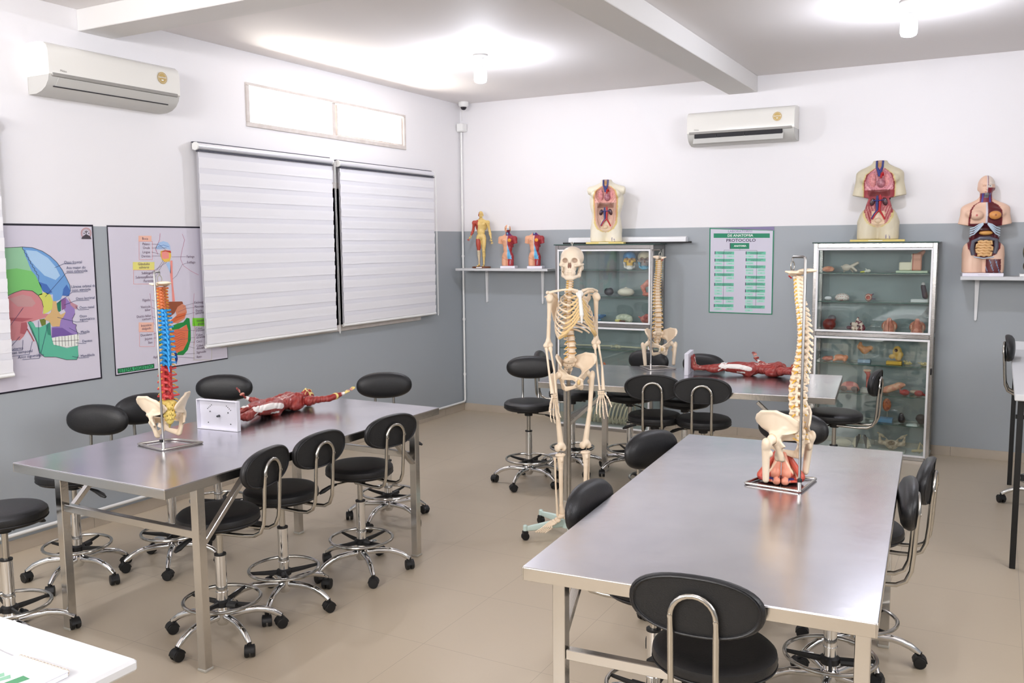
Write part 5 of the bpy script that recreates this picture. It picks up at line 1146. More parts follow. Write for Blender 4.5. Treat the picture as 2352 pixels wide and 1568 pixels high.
def arm(g, sh, el, wr, hand_yaw):
    sh, el, wr = Vector(sh), Vector(el), Vector(wr)
    s = SD(.008); d = (el-sh).normalized(); s.e(sh,(.0225,.0225,.0225)); s.e(sh+Vector((g*.006,-.008,-.012)),(.018,.02,.018)); s.c(sh+d*.02,sh.lerp(el,.45),.0155,.0108); s.c(sh.lerp(el,.45),el-d*.035,.0108,.0125)
    s.e(el-d*.008+Vector((g*.012,0,0)),(.017,.013,.014)); s.e(el-d*.010-Vector((g*.014,0,0)),(.015,.013,.016)); s.c(el-d*.04,el-d*.01+Vector((g*.02,0,0)),.012,.010); s.c(el-d*.04,el-d*.01-Vector((g*.02,0,0)),.012,.010)
    link('humerus', s.mesh('humerus',.003,BON), SK)
    for (off,r0,r1,nm) in ((g*.014,.0085,.0125,'radius_bone'),(-g*.012,.0125,.007,'ulna')):
        m = MB(); o1 = Vector((off,-.004,0)); P = [el+Vector((off,0,-.006)), el.lerp(wr,.06)+o1, el.lerp(wr,.12)+o1*1.1, el.lerp(wr,.5)+o1*1.35+Vector((0,-.004,0)), el.lerp(wr,.88)+o1*1.05, wr+o1*.95-Vector((0,0,.002))]
        m.tube(P,[r0*1.15,r0*1.05,.0065,.0062,r1*.8,r1],10); O(nm, m, BON, SK)
    m = MB(); ca, sa = math.cos(hand_yaw), math.sin(hand_yaw)
    def H(u,v,w): return wr+Vector((ca*u-sa*v, sa*u+ca*v, w))
    random.seed(3)
    for r_i in range(2):
        for c in range(4): m.ell(H(-.016+.0105*c+random.uniform(-.001,.001), random.uniform(-.003,.003), -.014-.012*r_i),(.0068,.0062,.0070),8)
    # fingers: spread from index (thumb side) to little
    FG = [(-.018,-.075,.072,-.22,.9),(-.006,-.078,.080,-.07,1.),(.006,-.074,.075,.06,.93),(.017,-.068,.060,.20,.75)]
    for (u0,w0,L,sp,sz) in FG:
        u0 *= -g; sp *= -g
        a = H(u0*.7,0,-.034); b_ = H(u0*1.35+sp*.02,-.004,w0-.018)
        m.tube([a,a.lerp(b_,.12),a.lerp(b_,.5),a.lerp(b_,.9),b_],[.0062,.005,.0036,.0052,.0056],7)
        p = b_; ang = .12; dirx = sp*.5
        for k,(fl,rr) in enumerate(((.042*sz,.0045),(.026*sz,.004),(.019*sz,.0034))):
            q = p+Vector((ca*dirx*fl, sa*dirx*fl, 0))+Vector((sa*math.sin(ang)*fl*1,-ca*math.sin(ang)*fl,-math.cos(ang)*fl)); g0 = (q-p).normalized()*.0022
            m.tube([p+g0,(p+g0).lerp(q,.2),p.lerp(q,.5),p.lerp(q,.85),q],[rr*1.15,rr,rr*.75,rr*1.0,rr*.9 if k < 2 else rr*.5],7); p = q; ang += .22
    a = H(g*.018,-.006,-.020); b_ = H(g*.040,-.018,-.056); c_ = H(g*.052,-.026,-.084); d_ = H(g*.058,-.032,-.106)
    for (p,q,rr) in ((a,b_,.0062),(b_,c_,.0052),(c_,d_,.0045)): m.tube([p,p.lerp(q,.5),q-(q-p)*.05],[rr,rr*.72,rr],7)
    O('hand_bones', m, BON, SK)
arm(-1,(-.156,-.004,1.492),(-.160,.014,1.195),(-.150,-.045,.925),R(10))
arm(1,(.158,.0,1.492),(.170,.020,1.195),(.178,-.030,.920),R(-15))
for g in (-1,1):
    kx = g*.086; ax_ = g*.082; az = .165; rot = g*.35
    s = SD(.008); s.e((kx,.002,KZ-.028),(.034,.024,.012)); s.c((kx,.0,KZ-.045),(kx,-.003,KZ-.11),.021,.0135); s.c((kx,-.003,KZ-.11),(ax_,.0,az+.05),.0135,.0105); s.c((ax_,.0,az+.05),(ax_-g*.006,.0,az+.008),.011,.017); s.c((ax_-g*.014,0,az+.01),(ax_-g*.018,0,az-.012),.010,.006); s.e((kx,-.020,KZ-.055),(.008,.008,.012))
    link('tibia', s.mesh('tibia',.003,BON), SK)
    m = MB(); m.tube([(kx+g*.032,.014,KZ-.042),(kx+g*.030,.014,KZ-.07),(kx+g*.028,.012,.36),(ax_+g*.026,.006,az+.04),(ax_+g*.024,.004,az-.012)],[.0095,.006,.0055,.0062,.008],9); O('fibula', m, BON, SK)
    m = MB(); m.tube([(kx,-.01,KZ-.02),(kx,-.01,KZ+.012)],.0025,6); O('knee_wire', m, CHROME, SK)
    # foot: turned outward, toes pointing down and forward
    FM = Matrix.Translation((ax_,0,az-.018)) @ Matrix.Rotation(R(-20) if g > 0 else R(-92),4,'Z') @ Matrix.Rotation(R(20),4,'X')
    m = MB(); m.M = FM
    m.ell((0,.0,.004),(.020,.028,.016),12); m.ell((.002,.038,-.014),(.017,.032,.018),12); m.ell((-.008,-.032,-.004),(.013,.014,.012),10); m.ell((.012,-.030,-.010),(.013,.016,.011),10)
    for k in range(4): m.ell((-.018+.012*k,-.052,-.006-.002*k),(.007,.011,.008),8)
    for k in range(5):
        x0 = -.020+.0105*k; x1 = -.030+.0165*k; y1 = -.125+.008*k
        m.tube([(x0,-.062,-.006-.002*k),(x0*.6+x1*.4,-.085,-.010),(x1,y1,-.022)],[.006,.0042,.0055] if k else [.0075,.0058,.0072],7)
        p = Vector((x1,y1-.004,-.023))
        for L in ((.022,.012,.010) if k else (.028,.020)):
            q = p+Vector((.02*L*(k-2),-L,-.10*L)); m.tube([p,p.lerp(q,.5),q],[.0045,.0034,.0042] if k else [.0065,.0050,.006],7); p = q+Vector((0,-.002,0))
    O('foot_bones', m, BON, SK)
# stand
PLB = mat('pale_aqua_plastic', (206,226,220), .35)
m = MB(); m.tube([(0,.062,.115),(0,.062,1.115)],.0125,14); m.lathe([(0,1.105),(.016,1.105),(.016,1.13),(0,1.13)],14,(0,.062,0)); O('stand_pole', m, CHROMEW, SK)
m = MB(); m.lathe([(0,.055),(.045,.055),(.045,.10),(.022,.135),(0,.135)],20,(0,.062,0))
for k in range(5):
    a = R(174)+k*2*PI/5; c, s_ = math.cos(a), math.sin(a); L = .285
    m.tube([(c*.03,.062+s_*.03,.085),(c*L*.55,.062+s_*L*.55,.078),(c*L,.062+s_*L,.070)],[.030,.024,.016],8,flat=.62,up=(0,0,1)); m.lathe([(0,.06),(.014,.06),(.014,.09),(.008,.096),(0,.096)],12,(c*L,.062+s_*L,0))
O('stand_base', m, PLB, SK)
for k in range(5):
    a = R(174)+k*2*PI/5; m = MB(); m.lathe([(0,-.016),(.022,-.016),(.024,-.01),(.024,.01),(.022,.016),(0,.016)],16,(0,0,.0245),axis='y'); m.bx(-.016,.016,-.018,.018,.03,.058,.004)
    O('stand_castor', m, BLACKP, SK, (math.cos(a)*.285,.062+math.sin(a)*.285,0),(0,0,a))
# ------------------------------------------------------------------ human figures (unit height, feet at z = 0, front -y)
def human_sd(k=.016, head=True, neck=True, arms=None, legs=True, fem=False, armstump=None, legcut=.0, headk=1., sw=1., nk=1.):
    s = SD(k)
    s.e((0,.004,.735),(.092,.060,.098)); s.e((0,.012,.785),(.085,.045,.035)); s.e((0,.0,.635),(.072,.050,.09)); s.e((0,.004,.54),(.086 if not fem else .094,.060,.062))
    def side(s,g):
        s.e((g*.044,-.036,.765),(.044,.026,.034)); s.c((g*.05,.012,.812),(g*.118*sw,.008,.795),.026,.032); s.e((g*.042,.040,.505),(.044,.036,.046)); s.e((g*.06,.03,.72),(.045,.035,.07))
        if fem: s.e((g*.040,-.058,.752),(.030,.028,.029),k=.008)
        s.c((g*.030,.016,.845),(g*.075,.014,.815),.020,.018)
        zc = max(legcut-.03,.30)
        s.c((g*.047,.004,.50),(g*.046,-.002,.33 if legs else zc),.050,.036 if legs else .044); s.e((g*.056,-.014,.42),(.036,.032,.085))
        if legs:
            s.e((g*.046,-.006,.285),(.029,.030,.034)); s.c((g*.046,.002,.27),(g*.043,.014,.07),.027,.0165); s.e((g*.048,.020,.205),(.028,.028,.06)); s.e((g*.043,.010,.035),(.017,.024,.028))
            s.c((g*.044,-.0,.018),(g*.054,-.078,.012),.018,.013,k=.01); s.e((g*.056,-.088,.010),(.019,.020,.010),k=.008)
        if arms is not None:
            P = arms[0 if g < 0 else 1]; sh,el,wr,hd = [np.array(p) for p in P]
            s.e(sh+np.array([g*.004,0,0]),(.036,.036,.040)); s.c(sh,el,.030,.021); s.c(el,el*.55+wr*.45,.0225,.0225); s.c(el*.55+wr*.45,wr,.0225,.0135)
            s.e(wr*.35+hd*.65,(.017,.012,.022),k=.008); d = hd-wr; d /= np.linalg.norm(d); n = np.cross(d,[0,1,.2]); n /= np.linalg.norm(n)
            for q in range(4):
                o_ = n*(q-1.5)*.0095; b_ = hd+d*.008+o_; s.c(b_,b_+d*(.032 if q in (1,2) else .026)+o_*.5+np.array([0,-.006,0]),.0052,.004,k=.003)
            s.c(wr+d*.01+n*-g*.012,wr+d*.038+n*-g*.032+np.array([0,-.008,0]),.006,.0045,k=.004)
        elif armstump:
            s.e((g*.122*sw,.006,.785),(.036,.036,.040)); s.c((g*.124*sw,.004,.79),(g*(.124*sw+armstump[0]),.0,.79-armstump[1]),.034,.030)
    s.mir(side)
    if neck: s.c((0,.012,.83),(0,.004,.885),.032*nk,.029*nk)
    if head:
        s.e((0,.006,.942),(.043*headk,.053*headk,.056*headk),k=.008); s.e((0,-.020,.912),(.031,.034,.036),k=.012); s.e((0,-.036,.886),(.015,.012,.011),k=.01); s.c((0,-.050,.937),(0,-.061,.918),.006,.0075,k=.006)
        s.e((0,-.046,.952),(.030,.010,.008),k=.008); s.e((0,-.053,.901),(.013,.006,.005),k=.004)
        for g in (-1,1): s.e((g*.044,.006,.925),(.007,.014,.018),k=.003); s.e((g*.017,-.055,.938),(.009,.008,.006),k=.004,sub=True)
    if legcut: s.b((0,0,legcut-.2),(.5,.5,.2),0,k=.003,sub=True)
    if armstump:
        for g in (-1,1): s.b((g*(.124*sw+armstump[0]+.02),0,.79-armstump[1]-.035),(.06,.1,.035),0,rot=(0,g*R(-14),0),k=.003,sub=True)
    if not head: s.b((0,0,.875+.1),(.08,.1,.1),0,k=.003,sub=True)
    return s
def muscle_col(V):
    x,y,z = V[:,0],V[:,1],V[:,2]; ax = np.abs(x)
    fib = .5+.5*np.sin((x*260+z*90+np.sin(z*60)*3)*(1.))
    C = base(V,(138,44,40)); C = mixc(C, fib*.5, (174,86,76)); C = mixc(C, (nz(V,50,3)>.62)*.5, (128,30,30))
    # creases between muscles
    for pts in ([(.02,-.05,.80),(.09,-.05,.74)],[(.0,-.06,.72),(.08,-.04,.70)],[(.03,-.05,.52),(.075,-.02,.40),(.06,-.03,.31)],[(.02,-.03,.50),(.03,-.045,.33)],[(.05,-.02,.26),(.055,-.0,.12)]):
        for g in (-1,1): C = mixc(C, (1-sstep(.001,.004,segs(V,[(g*p[0],p[1],p[2]) for p in pts])))*.6, (96,22,24))
    W_ = (238,232,228)
    def white(C, pts, r, col=W_, soft=.002):
        for g in (-1,1): C = mixc(C, 1-sstep(r-soft, r, segs(V,[(g*p[0],p[1],p[2]) for p in pts])), col)
        return C
    C = white(C,[(.100,-.005,.53),(.090,-.022,.44),(.074,-.024,.33)],.023); C = white(C,[(.088,-.03,.555),(.098,-.0,.585),(.09,.03,.60)],.012)
    C = white(C,[(.046,-.034,.30),(.046,-.034,.275)],.020); C = white(C,[(.075,-.01,.31),(.066,-.02,.265)],.017); C = white(C,[(.03,-.03,.25),(.034,-.022,.10)],.011,(226,214,170)); C = white(C,[(.07,.0,.28),(.068,.02,.25)],.007)
    C = white(C,[(.086,.03,.48),(.078,.03,.42)],.010)
    C = white(C,[(.040,-.0,.06),(.050,-.03,.03),(.060,-.09,.015)],.005,(226,214,170)); C = white(C,[(.035,-.0,.06),(.042,-.04,.03),(.048,-.09,.015)],.004); C = white(C,[(.047,.03,.10),(.045,.028,.04)],.008,(226,214,170)); C = white(C,[(.05,-.0,.09),(.06,-.01,.06)],.006)
    C = mixc(C, band(x,0,.003)*(z>.53)*(z<.72)*(y<0), (228,190,176)); 
    for zz in (.60,.635,.672): C = mixc(C, band(z+ax*.15,zz,.0022)*(ax<.034)*(y<-.02), (232,206,196))
    C = mixc(C, band(ax,.036,.002)*(z>.56)*(z<.72)*(y<-.02), (232,206,196))
    for i in range(5):
        for g in (-1,1): C = mixc(C, 1-sstep(.0036,.0056, seg(V,(g*(.050+.006*i),-.055,.715-.016*i),(g*(.080+.003*i),-.030,.690-.016*i))), (232,222,140))
    C = mixc(C, (1-sstep(.004,.006,segs(V,[(.0,-.07,.80),(.0,-.06,.74)]))), (214,180,110))
    for g in (-1,1): C = mixc(C, 1-sstep(.003,.005,seg(V,(g*.01,-.05,.825),(g*.09,-.02,.815))), (226,214,150))
    hd = z > .875
    red = (nz(V,46,1.3) > .53)
    C = mixc(C, hd, (226,206,128)); C = mixc(C, hd&(((np.abs(z-.935)<.014)&(ax>.006)&(ax<.028)&(y<-.02))|((z<.915)&(ax>.02))|((z<.906)&(ax>.004)&(ax<.018)&(y<-.03))|((z>.955)&(np.abs(ax-.02)<.010)&(y<.0))|((ax>.036)&(z>.93)&(z<.97))), (140,38,34)); C = mixc(C, hd&(z<.882)&(ax<.02), (160,50,44))
    return C
MM = mat('muscle_model_plastic', (180,60,50), .32, attr='Col', bump=(90,.08))
ARM = [[(-.125,.0,.79),(-.205,.015,.655),(-.275,-.03,.575),(-.300,-.075,.545)],[(.125,.0,.79),(.225,-.005,.895),(.300,-.035,.975),(.330,-.055,1.015)]]
def arm_white(V, C):
    for A in ARM:
        sh,el,wr,hd = [np.array(p) for p in A]
        t_ = 1-sstep(.014,.017,seg(V,wr*.86+el*.14,wr)); stripes = np.abs(np.sin(V@np.cross(wr-el,[0,1,0])*900))>.45
        C = mixc(C, t_*stripes, (238,232,228)); m_ = 1-sstep(.017,.02,seg(V,el*.8+wr*.2,el*.9+sh*.1)); C = mixc(C, m_*(V[:,1]<el[1]+.0)*.9*(V[:,2]<el[2]), (236,230,226))
        C = mixc(C, 1-sstep(.02,.03,np.linalg.norm(V-(hd*1.0),axis=1)), (204,140,122))
    return C
SC = .80
sdm = human_sd(arms=ARM); V,F,C = sdm.build(.0040, lambda V: arm_white(V, muscle_col(V)), disp=lambda X,Y,Z: .0016*np.sin(X*210+Z*70+2*np.sin(Z*40)+Y*60)*(Z<.87)-.0022*np.exp(-(X/.006)**2)*(Z>.53)*(Z<.80)*(Y<0))
FIG = arrmesh('muscle_body', V*SC, F, MM, C)
def lying(label, loc, ang):
    t = T('muscle_figure', label, 'anatomy model', loc, rot=(R(-90),0,R(ang-90)), group='lying muscle figures on the steel tables')
    link('body', FIG, t)
    m = MB(); m.bx(-.135,.135,-.105,.053,-.012,-.006,.001)
    for a in ((-.135,.135,-.105,-.101),(-.135,.135,.049,.053),(-.135,-.131,-.101,.049),(.131,.135,-.101,.049)): m.bx(a[0],a[1],a[2],a[3],-.034,-.012,.001)
    for g in (-1,1):
        for k in range(4): m.lathe([(0,-.0125),(.003,-.0125),(.003,-.012),(0,-.0118)],8,(g*(.05+k*.009),-.075+k*.007,0),m=1)
        m.lathe([(0,-.015),(.0035,-.015),(.0035,-.012),(0,-.012)],8,(g*.06,-.04,0),m=1); m.lathe([(0,-.015),(.003,-.015),(.003,-.012),(0,-.012)],8,(g*.075,.02,0),m=1)
    m.lathe([(0,-.03),(.005,-.03),(.007,-.013),(0,-.012)],8,(0,-.02,0),m=1)
    O('base_tray', m, [mat('white_tray',(236,234,244),.4),DGREY], t, smooth=False)
    return t
# supine: local -y is up, so the back rests on the table
lying('muscle figure lying face up on the left table, arm stretched past its head',(1.525,-4.905,.85+.0535),95)
lying('muscle figure lying face up on the back table, its feet to the left',(3.145,-1.895,.85+.0535),9)
# ------------------------------------------------------------------ small figures on the left shelf
SKIN = (226,168,134)
ARM2 = [[(-.125,.0,.79),(-.150,.02,.655),(-.185,-.02,.555),(-.215,-.04,.50)],[(.125,.0,.79),(.155,.02,.645),(.185,.0,.505),(.200,-.015,.440)]]
def acu_col(V):
    x,y,z = V[:,0],V[:,1],V[:,2]
    C = base(V,(226,196,124)); C = mixc(C,(nz(V,40)>.6)*.4,(210,176,104))
    red = ((x<-.03)&(z>.56)&(z<.84)&(np.abs(x)>.045+.2*np.maximum(0,.72-z)))|((x<-.008)&(z>.29)&(z<.50))|((x<-.02)&(z>.855)&(y<.02))
    C = mixc(C, red, (172,66,52)); C = mixc(C, red*(np.sin(x*240+z*80)>.3)*.5, (206,110,90)); C = mixc(C,(x<0)&(z<.29)&(z>.05)&(y<.0),(214,198,168)); C = mixc(C,(x<0)&(z<.29)&(z>.05)&(y>.004),(150,60,52))
    dots = (np.abs(np.sin(x*120))>.97)&(np.abs(np.sin(z*95))>.97)&(~red); C = mixc(C, dots*.7, (90,70,50)); return C
s = human_sd(arms=ARM2); s.e((0,-.062,.487),(.014,.014,.018),k=.006); V,F,C = s.build(.0045, acu_col)
t = T('standing_figure','small yellow standing man figure with one red muscled side on the corner shelf','anatomy model',(.335,-.16,1.5575),R(18))
link('body', arrmesh('body',V*.575,F,VC,C), t, (0,0,.0175))
m = MB(); m.lathe([(0,0),(.095,0),(.10,.006),(.098,.015),(.09,.018),(0,.018)],32,sy=.75); m.bx(-.04,.02,-.0765,-.0735,.004,.013,.0005,1); O('wood_base', m, [mat('brown_wood',(124,74,46),.4,noise=(12,(96,52,30),.8,4,(1,6,1))),WHITEP], t)
def half_col(V, head=True, skin=SKIN):
    x,y,z = V[:,0],V[:,1],V[:,2]; ax = np.abs(x)
    C = base(V, skin); C = mixc(C,(nz(V,30)>.62)*.3,(206,140,108)); fr = x > .004
    mus = base(V,(150,44,50)); mus = mixc(mus, .4*(.5+.5*np.sin(x*200+z*120)), (178,70,74))
    C = np.where(fr[:,None]&(z<.87)[:,None], mus, C)
    C = mixc(C, (x>.0)&(y<0)&(z<.715)&(z>.475)&(x<.002+(.715-z)*.30), (96,172,214))
    C = mixc(C, band(x,.003,.004)*(z>.48)*(z<.84)*(y<0), (176,196,214)); C = mixc(C, 1-sstep(.003,.005,segs(V,[(.01,-.05,.825),(.06,-.04,.83),(.12,-.01,.835)])), (196,200,214)); 
    C = mixc(C, 1-sstep(.004,.007,segs(V,[(.02,-.06,.47),(.06,-.05,.505),(.085,-.03,.545),(.10,-.02,.50),(.105,-.0,.40)])), (150,186,208)); C = mixc(C, 1-sstep(.003,.005,segs(V,[(.05,-.05,.45),(.045,-.05,.39)])), (150,186,208))
    C = mixc(C, (x<-.0)*band(ax*-.55+z,.475-.02,.0028)*(y<0)*(z<.52), (178,108,84))
    d = np.sqrt((x-.040)**2+(z-.765)**2); C = mixc(C, (d<.027)&(y<-.02), (226,152,44)); C = mixc(C,(d<.004)&(y<-.02),(150,80,30)); d = np.sqrt((x+.046)**2+(z-.758)**2); C = mixc(C,(d<.006)&(y<-.02),(160,90,74))
    nk = (z>.835)&(z<.893)&(y<.0)&(x>-.022); C = mixc(C, nk, (104,44,92)); C = mixc(C, nk&(np.abs(np.sin(x*190))>.8), (72,52,140)); C = mixc(C, (z>.856)&(z<.882)&(np.abs(x-.002)<.011)&(y<-.0), (120,196,216))
    if head:
        h_ = (z>.89)&(x>.003); C = mixc(C, h_&(z<.925), (124,44,60)); C = mixc(C, h_&(z>=.925)&(x<.034), (232,230,226)); C = mixc(C,(x-.018)**2+(z-.937)**2<.00008,(110,184,214)); C = mixc(C, h_&(x>.040)&(z<.95), (214,160,120))
        C = mixc(C,(np.abs(z-.938)<.002)&(x<-.006)&(x>-.026)&(y<-.03),(150,96,80)); C = mixc(C,(np.abs(z-.901)<.002)&(x<0)&(x>-.013)&(y<-.03),(170,90,80))
    return C
for (lab,x,hd,rz) in (('small half-muscled torso figure with head on the corner shelf','A',True,14),('small headless half-muscled torso figure on the corner shelf','B',False,14)):
    s = human_sd(arms=None, legs=False, armstump=(.012,.075), legcut=.37, head=hd, sw=.92, nk=1.25, headk=1.12); V,F,C = s.build(.0045, lambda V: half_col(V,hd)); V = (V-np.array([0,0,.37]))*.66
    t = T('torso_figure',lab,'anatomy model',(.655 if hd else .965,-.165,1.5575),R(rz))
    link('body', arrmesh('body',V,F,VC,C), t, (0,0,.0265)); m = MB(); m.box((.012,0,.0125),(.155,.13,.025),.002); m.bx(-.03,.05,-.0655,-.065,.012,.013,0,1); O('base_box', m, [mat('white_box',(238,234,244),.45),ACG], t)
# ------------------------------------------------------------------ opened torsos on the cabinets
def in_cav(V, cx=0): 
    x,z = V[:,0],V[:,2]; w = np.interp(z,[.47,.50,.54,.60,.66,.74,.79,.825,.835],[.0,.040,.058,.060,.062,.064,.052,.022,.0]); return np.abs(x-cx) < w, w
def torso_col(skin, inner, bright):
    def fn(V):
        x,y,z = V[:,0],V[:,1],V[:,2]; ax = np.abs(x); C = base(V, skin); C = mixc(C,(nz(V,24)>.62)*.25,tuple(int(c*.92) for c in skin))
        m_, w = in_cav(V); fr = (y<.035); rim = fr&(ax<w+.012)&(z>.475)&(z<.838); C = mixc(C, rim, (216,190,120) if bright else (206,188,130)); C = mixc(C, fr&(ax<w+.006)&(z>.56)&(z<.835), (212,150,110) if bright else (150,54,60)); 
        cav = m_&fr; C = mixc(C, cav, inner[0]); C = mixc(C, cav&(z>.70), inner[1]); C = mixc(C, cav&(z>.70)&(np.abs(np.sin(x*330+z*70))*np.abs(np.sin(z*300+x*50))>.93), (120,60,70)); C = mixc(C, cav&(z>.66)&(z<=.70)&(ax<w*.8), inner[2])
        C = mixc(C, cav&(z<.57)&(ax<.03), (216,190,160)); C = mixc(C, cav*(z<.60)*(ax>.02)*(np.sin(x*500-z*140*np.sign(x))>.4)*.5, (226,180,160))
        nk = (z>.835)&(y<.0)&(ax<.020); C = mixc(C, nk, (176,140,120)); C = mixc(C, nk&(ax>.012),(74,54,110)); C = mixc(C, nk&(ax<.008)&(z<.86),(168,120,60)); C = mixc(C, nk&(ax>.017)&(ax<.020),(160,50,60))
        for g in (-1,1): C = mixc(C, 1-sstep(.0012,.0025,segs(V,[(g*.004,-.06,.425),(g*.03,-.06,.46),(g*.052,-.06,.485)])), (150,120,90))
        C = mixc(C, 1-sstep(.002,.003,segs(V,[(.038,-.06,.47),(.040,-.05,.43),(.036,-.05,.37)])), (86,74,130)); C = mixc(C, 1-sstep(.0015,.0025,segs(V,[(.040,-.06,.46),(.054,-.05,.42),(.060,-.04,.37)])), (86,74,130)); C = mixc(C, 1-sstep(.0015,.0025,segs(V,[(.038,-.06,.46),(.026,-.05,.42),(.024,-.04,.38)])), (86,74,130))
        return C
    return fn
LUNG = mat('lung_pink',(222,150,148),.4,noise=(60,(150,70,80),.5,2)); KID = mat('kidney_dark',(72,44,50),.25); AOR = mat('aorta_red',(178,34,42),.35); VEN = mat('vein_blue',(50,58,120),.35); HRT = mat('heart_mauve',(186,130,140),.35,noise=(50,(120,50,66),.7)); GAL = mat('spleen_dark',(40,30,40),.2)
def open_torso(label, loc, rz, K_, skin, inner, stump, basecol, bright, bw, depth=1., sw=.7, xs=1.25):
    XS = lambda z: 1+(xs-1)*(1-sstep(.80,.86,z))
    s = human_sd(arms=None, legs=False, armstump=stump, legcut=.40, head=False, sw=sw, nk=1.35)
    s.e((0,-.050,.76),(.058,.045,.075),k=.008,sub=True); s.e((0,-.055,.60),(.058,.045,.11),k=.008,sub=True)
    if not stump:
        s.p.insert(0,('e',np.array([0,.0,.70]),np.array([.100,.055,.15]),None,.02,False)); s.p.insert(0,('e',np.array([0,.0,.56]),np.array([.088,.052,.12]),None,.02,False))
        for g in (-1,1): s.b((g*.196,0,.76),(.085,.2,.14),0,rot=(0,g*R(6),0),k=.006,sub=True)
    V,F,C = s.build(.0042, torso_col(skin, inner, bright)); V[:,0] *= XS(V[:,2]); V = (V-np.array([0,0,.40]))*K_; V[:,1] *= depth
    t = T('open_torso',label,'anatomy model',loc,rz)
    link('body', arrmesh('body',V,F,VC,C), t, (0,0,.019))
    m = MB(); m.bx(-bw/2,bw/2,-.095,.085,0,.018,.002); m.bx(-bw*.16,bw*.10,-.0955,-.095,.007,.012,0,1); O('base_plate', m, [mat('yellow_base',basecol,.4),WHITEP], t)
    def P(x,y,z): return (x*K_*float(XS(z)), y*K_*depth, (z-.40)*K_+.019)
    def E(name, c, r, mm, rot=None, n=16):
        m = MB(); m.ell((0,0,0),[q*K_ for q in r],n,rot=rot); O(name, m, mm, t, P(*c))
    def TB(name, pts, r, mm): m = MB(); m.tube([P(*p) for p in pts],[q*K_ for q in r] if hasattr(r,'__len__') else r*K_,8); O(name, m, mm, t)
    E('lung',(-.034,-.012,.755),(.024,.016,.052),LUNG); E('lung',(.036,-.010,.755),(.022,.014,.050),LUNG); E('heart',(.008,-.020,.742),(.024,.020,.030),HRT)
    E('kidney',(-.032,-.014,.628),(.019,.012,.027),KID,(0,.3,0)); E('kidney',(.030,-.016,.630),(.019,.012,.027),KID,(0,-.3,0)); E('spleen',(.044,-.012,.662),(.014,.014,.030),GAL)
    TB('vena_cava',[(-.008,-.012,.67),(-.008,-.016,.62),(-.006,-.016,.575),(-.022,-.02,.545),(-.032,-.03,.52)],[.008,.0085,.0075,.006,.005],VEN)
    TB('aorta',[(.006,-.014,.675),(.006,-.018,.62),(.004,-.02,.578),(.020,-.026,.545),(.030,-.034,.52)],[.0075,.0075,.0065,.005,.0045],AOR); TB('iliac_artery',[(.004,-.020,.580),(-.014,-.026,.552),(-.026,-.034,.522)],.004,AOR)
    TB('renal_vein',[(-.030,-.022,.636),(-.006,-.024,.634),(.030,-.024,.640)],.003,VEN); TB('neck_vein',[(-.018,-.034,.872),(-.016,-.036,.835),(-.004,-.034,.805),(.0,-.034,.78)],[.006,.0065,.009,.009],VEN); TB('neck_vein',[(.018,-.034,.872),(.014,-.036,.835),(.002,-.034,.805)],[.006,.006,.008],VEN)
    TB('aortic_arch',[(.006,-.036,.77),(.008,-.040,.79),(.014,-.034,.80),(.016,-.024,.785)],.006,AOR); E('bladder',(.0,-.026,.512),(.020,.018,.020),mat('bladder_tan',(214,190,160),.4))
    return t
open_torso('pale armless opened torso model on the left cabinet, standing before the white rail',(1.785,-.262,1.799),R(14),1.235,(232,224,204),((196,158,140),(226,170,158),(150,110,96)),None,(226,204,120),True,.36,1.0,.9,1.28)
open_torso('opened torso model with short arms on top of the right cabinet',(4.20,-.20,1.799),R(4),1.36,(206,196,170),((158,72,78),(216,150,158),(120,56,58)),(.024,.125),(224,190,90),False,.42,1.,.56,1.25)
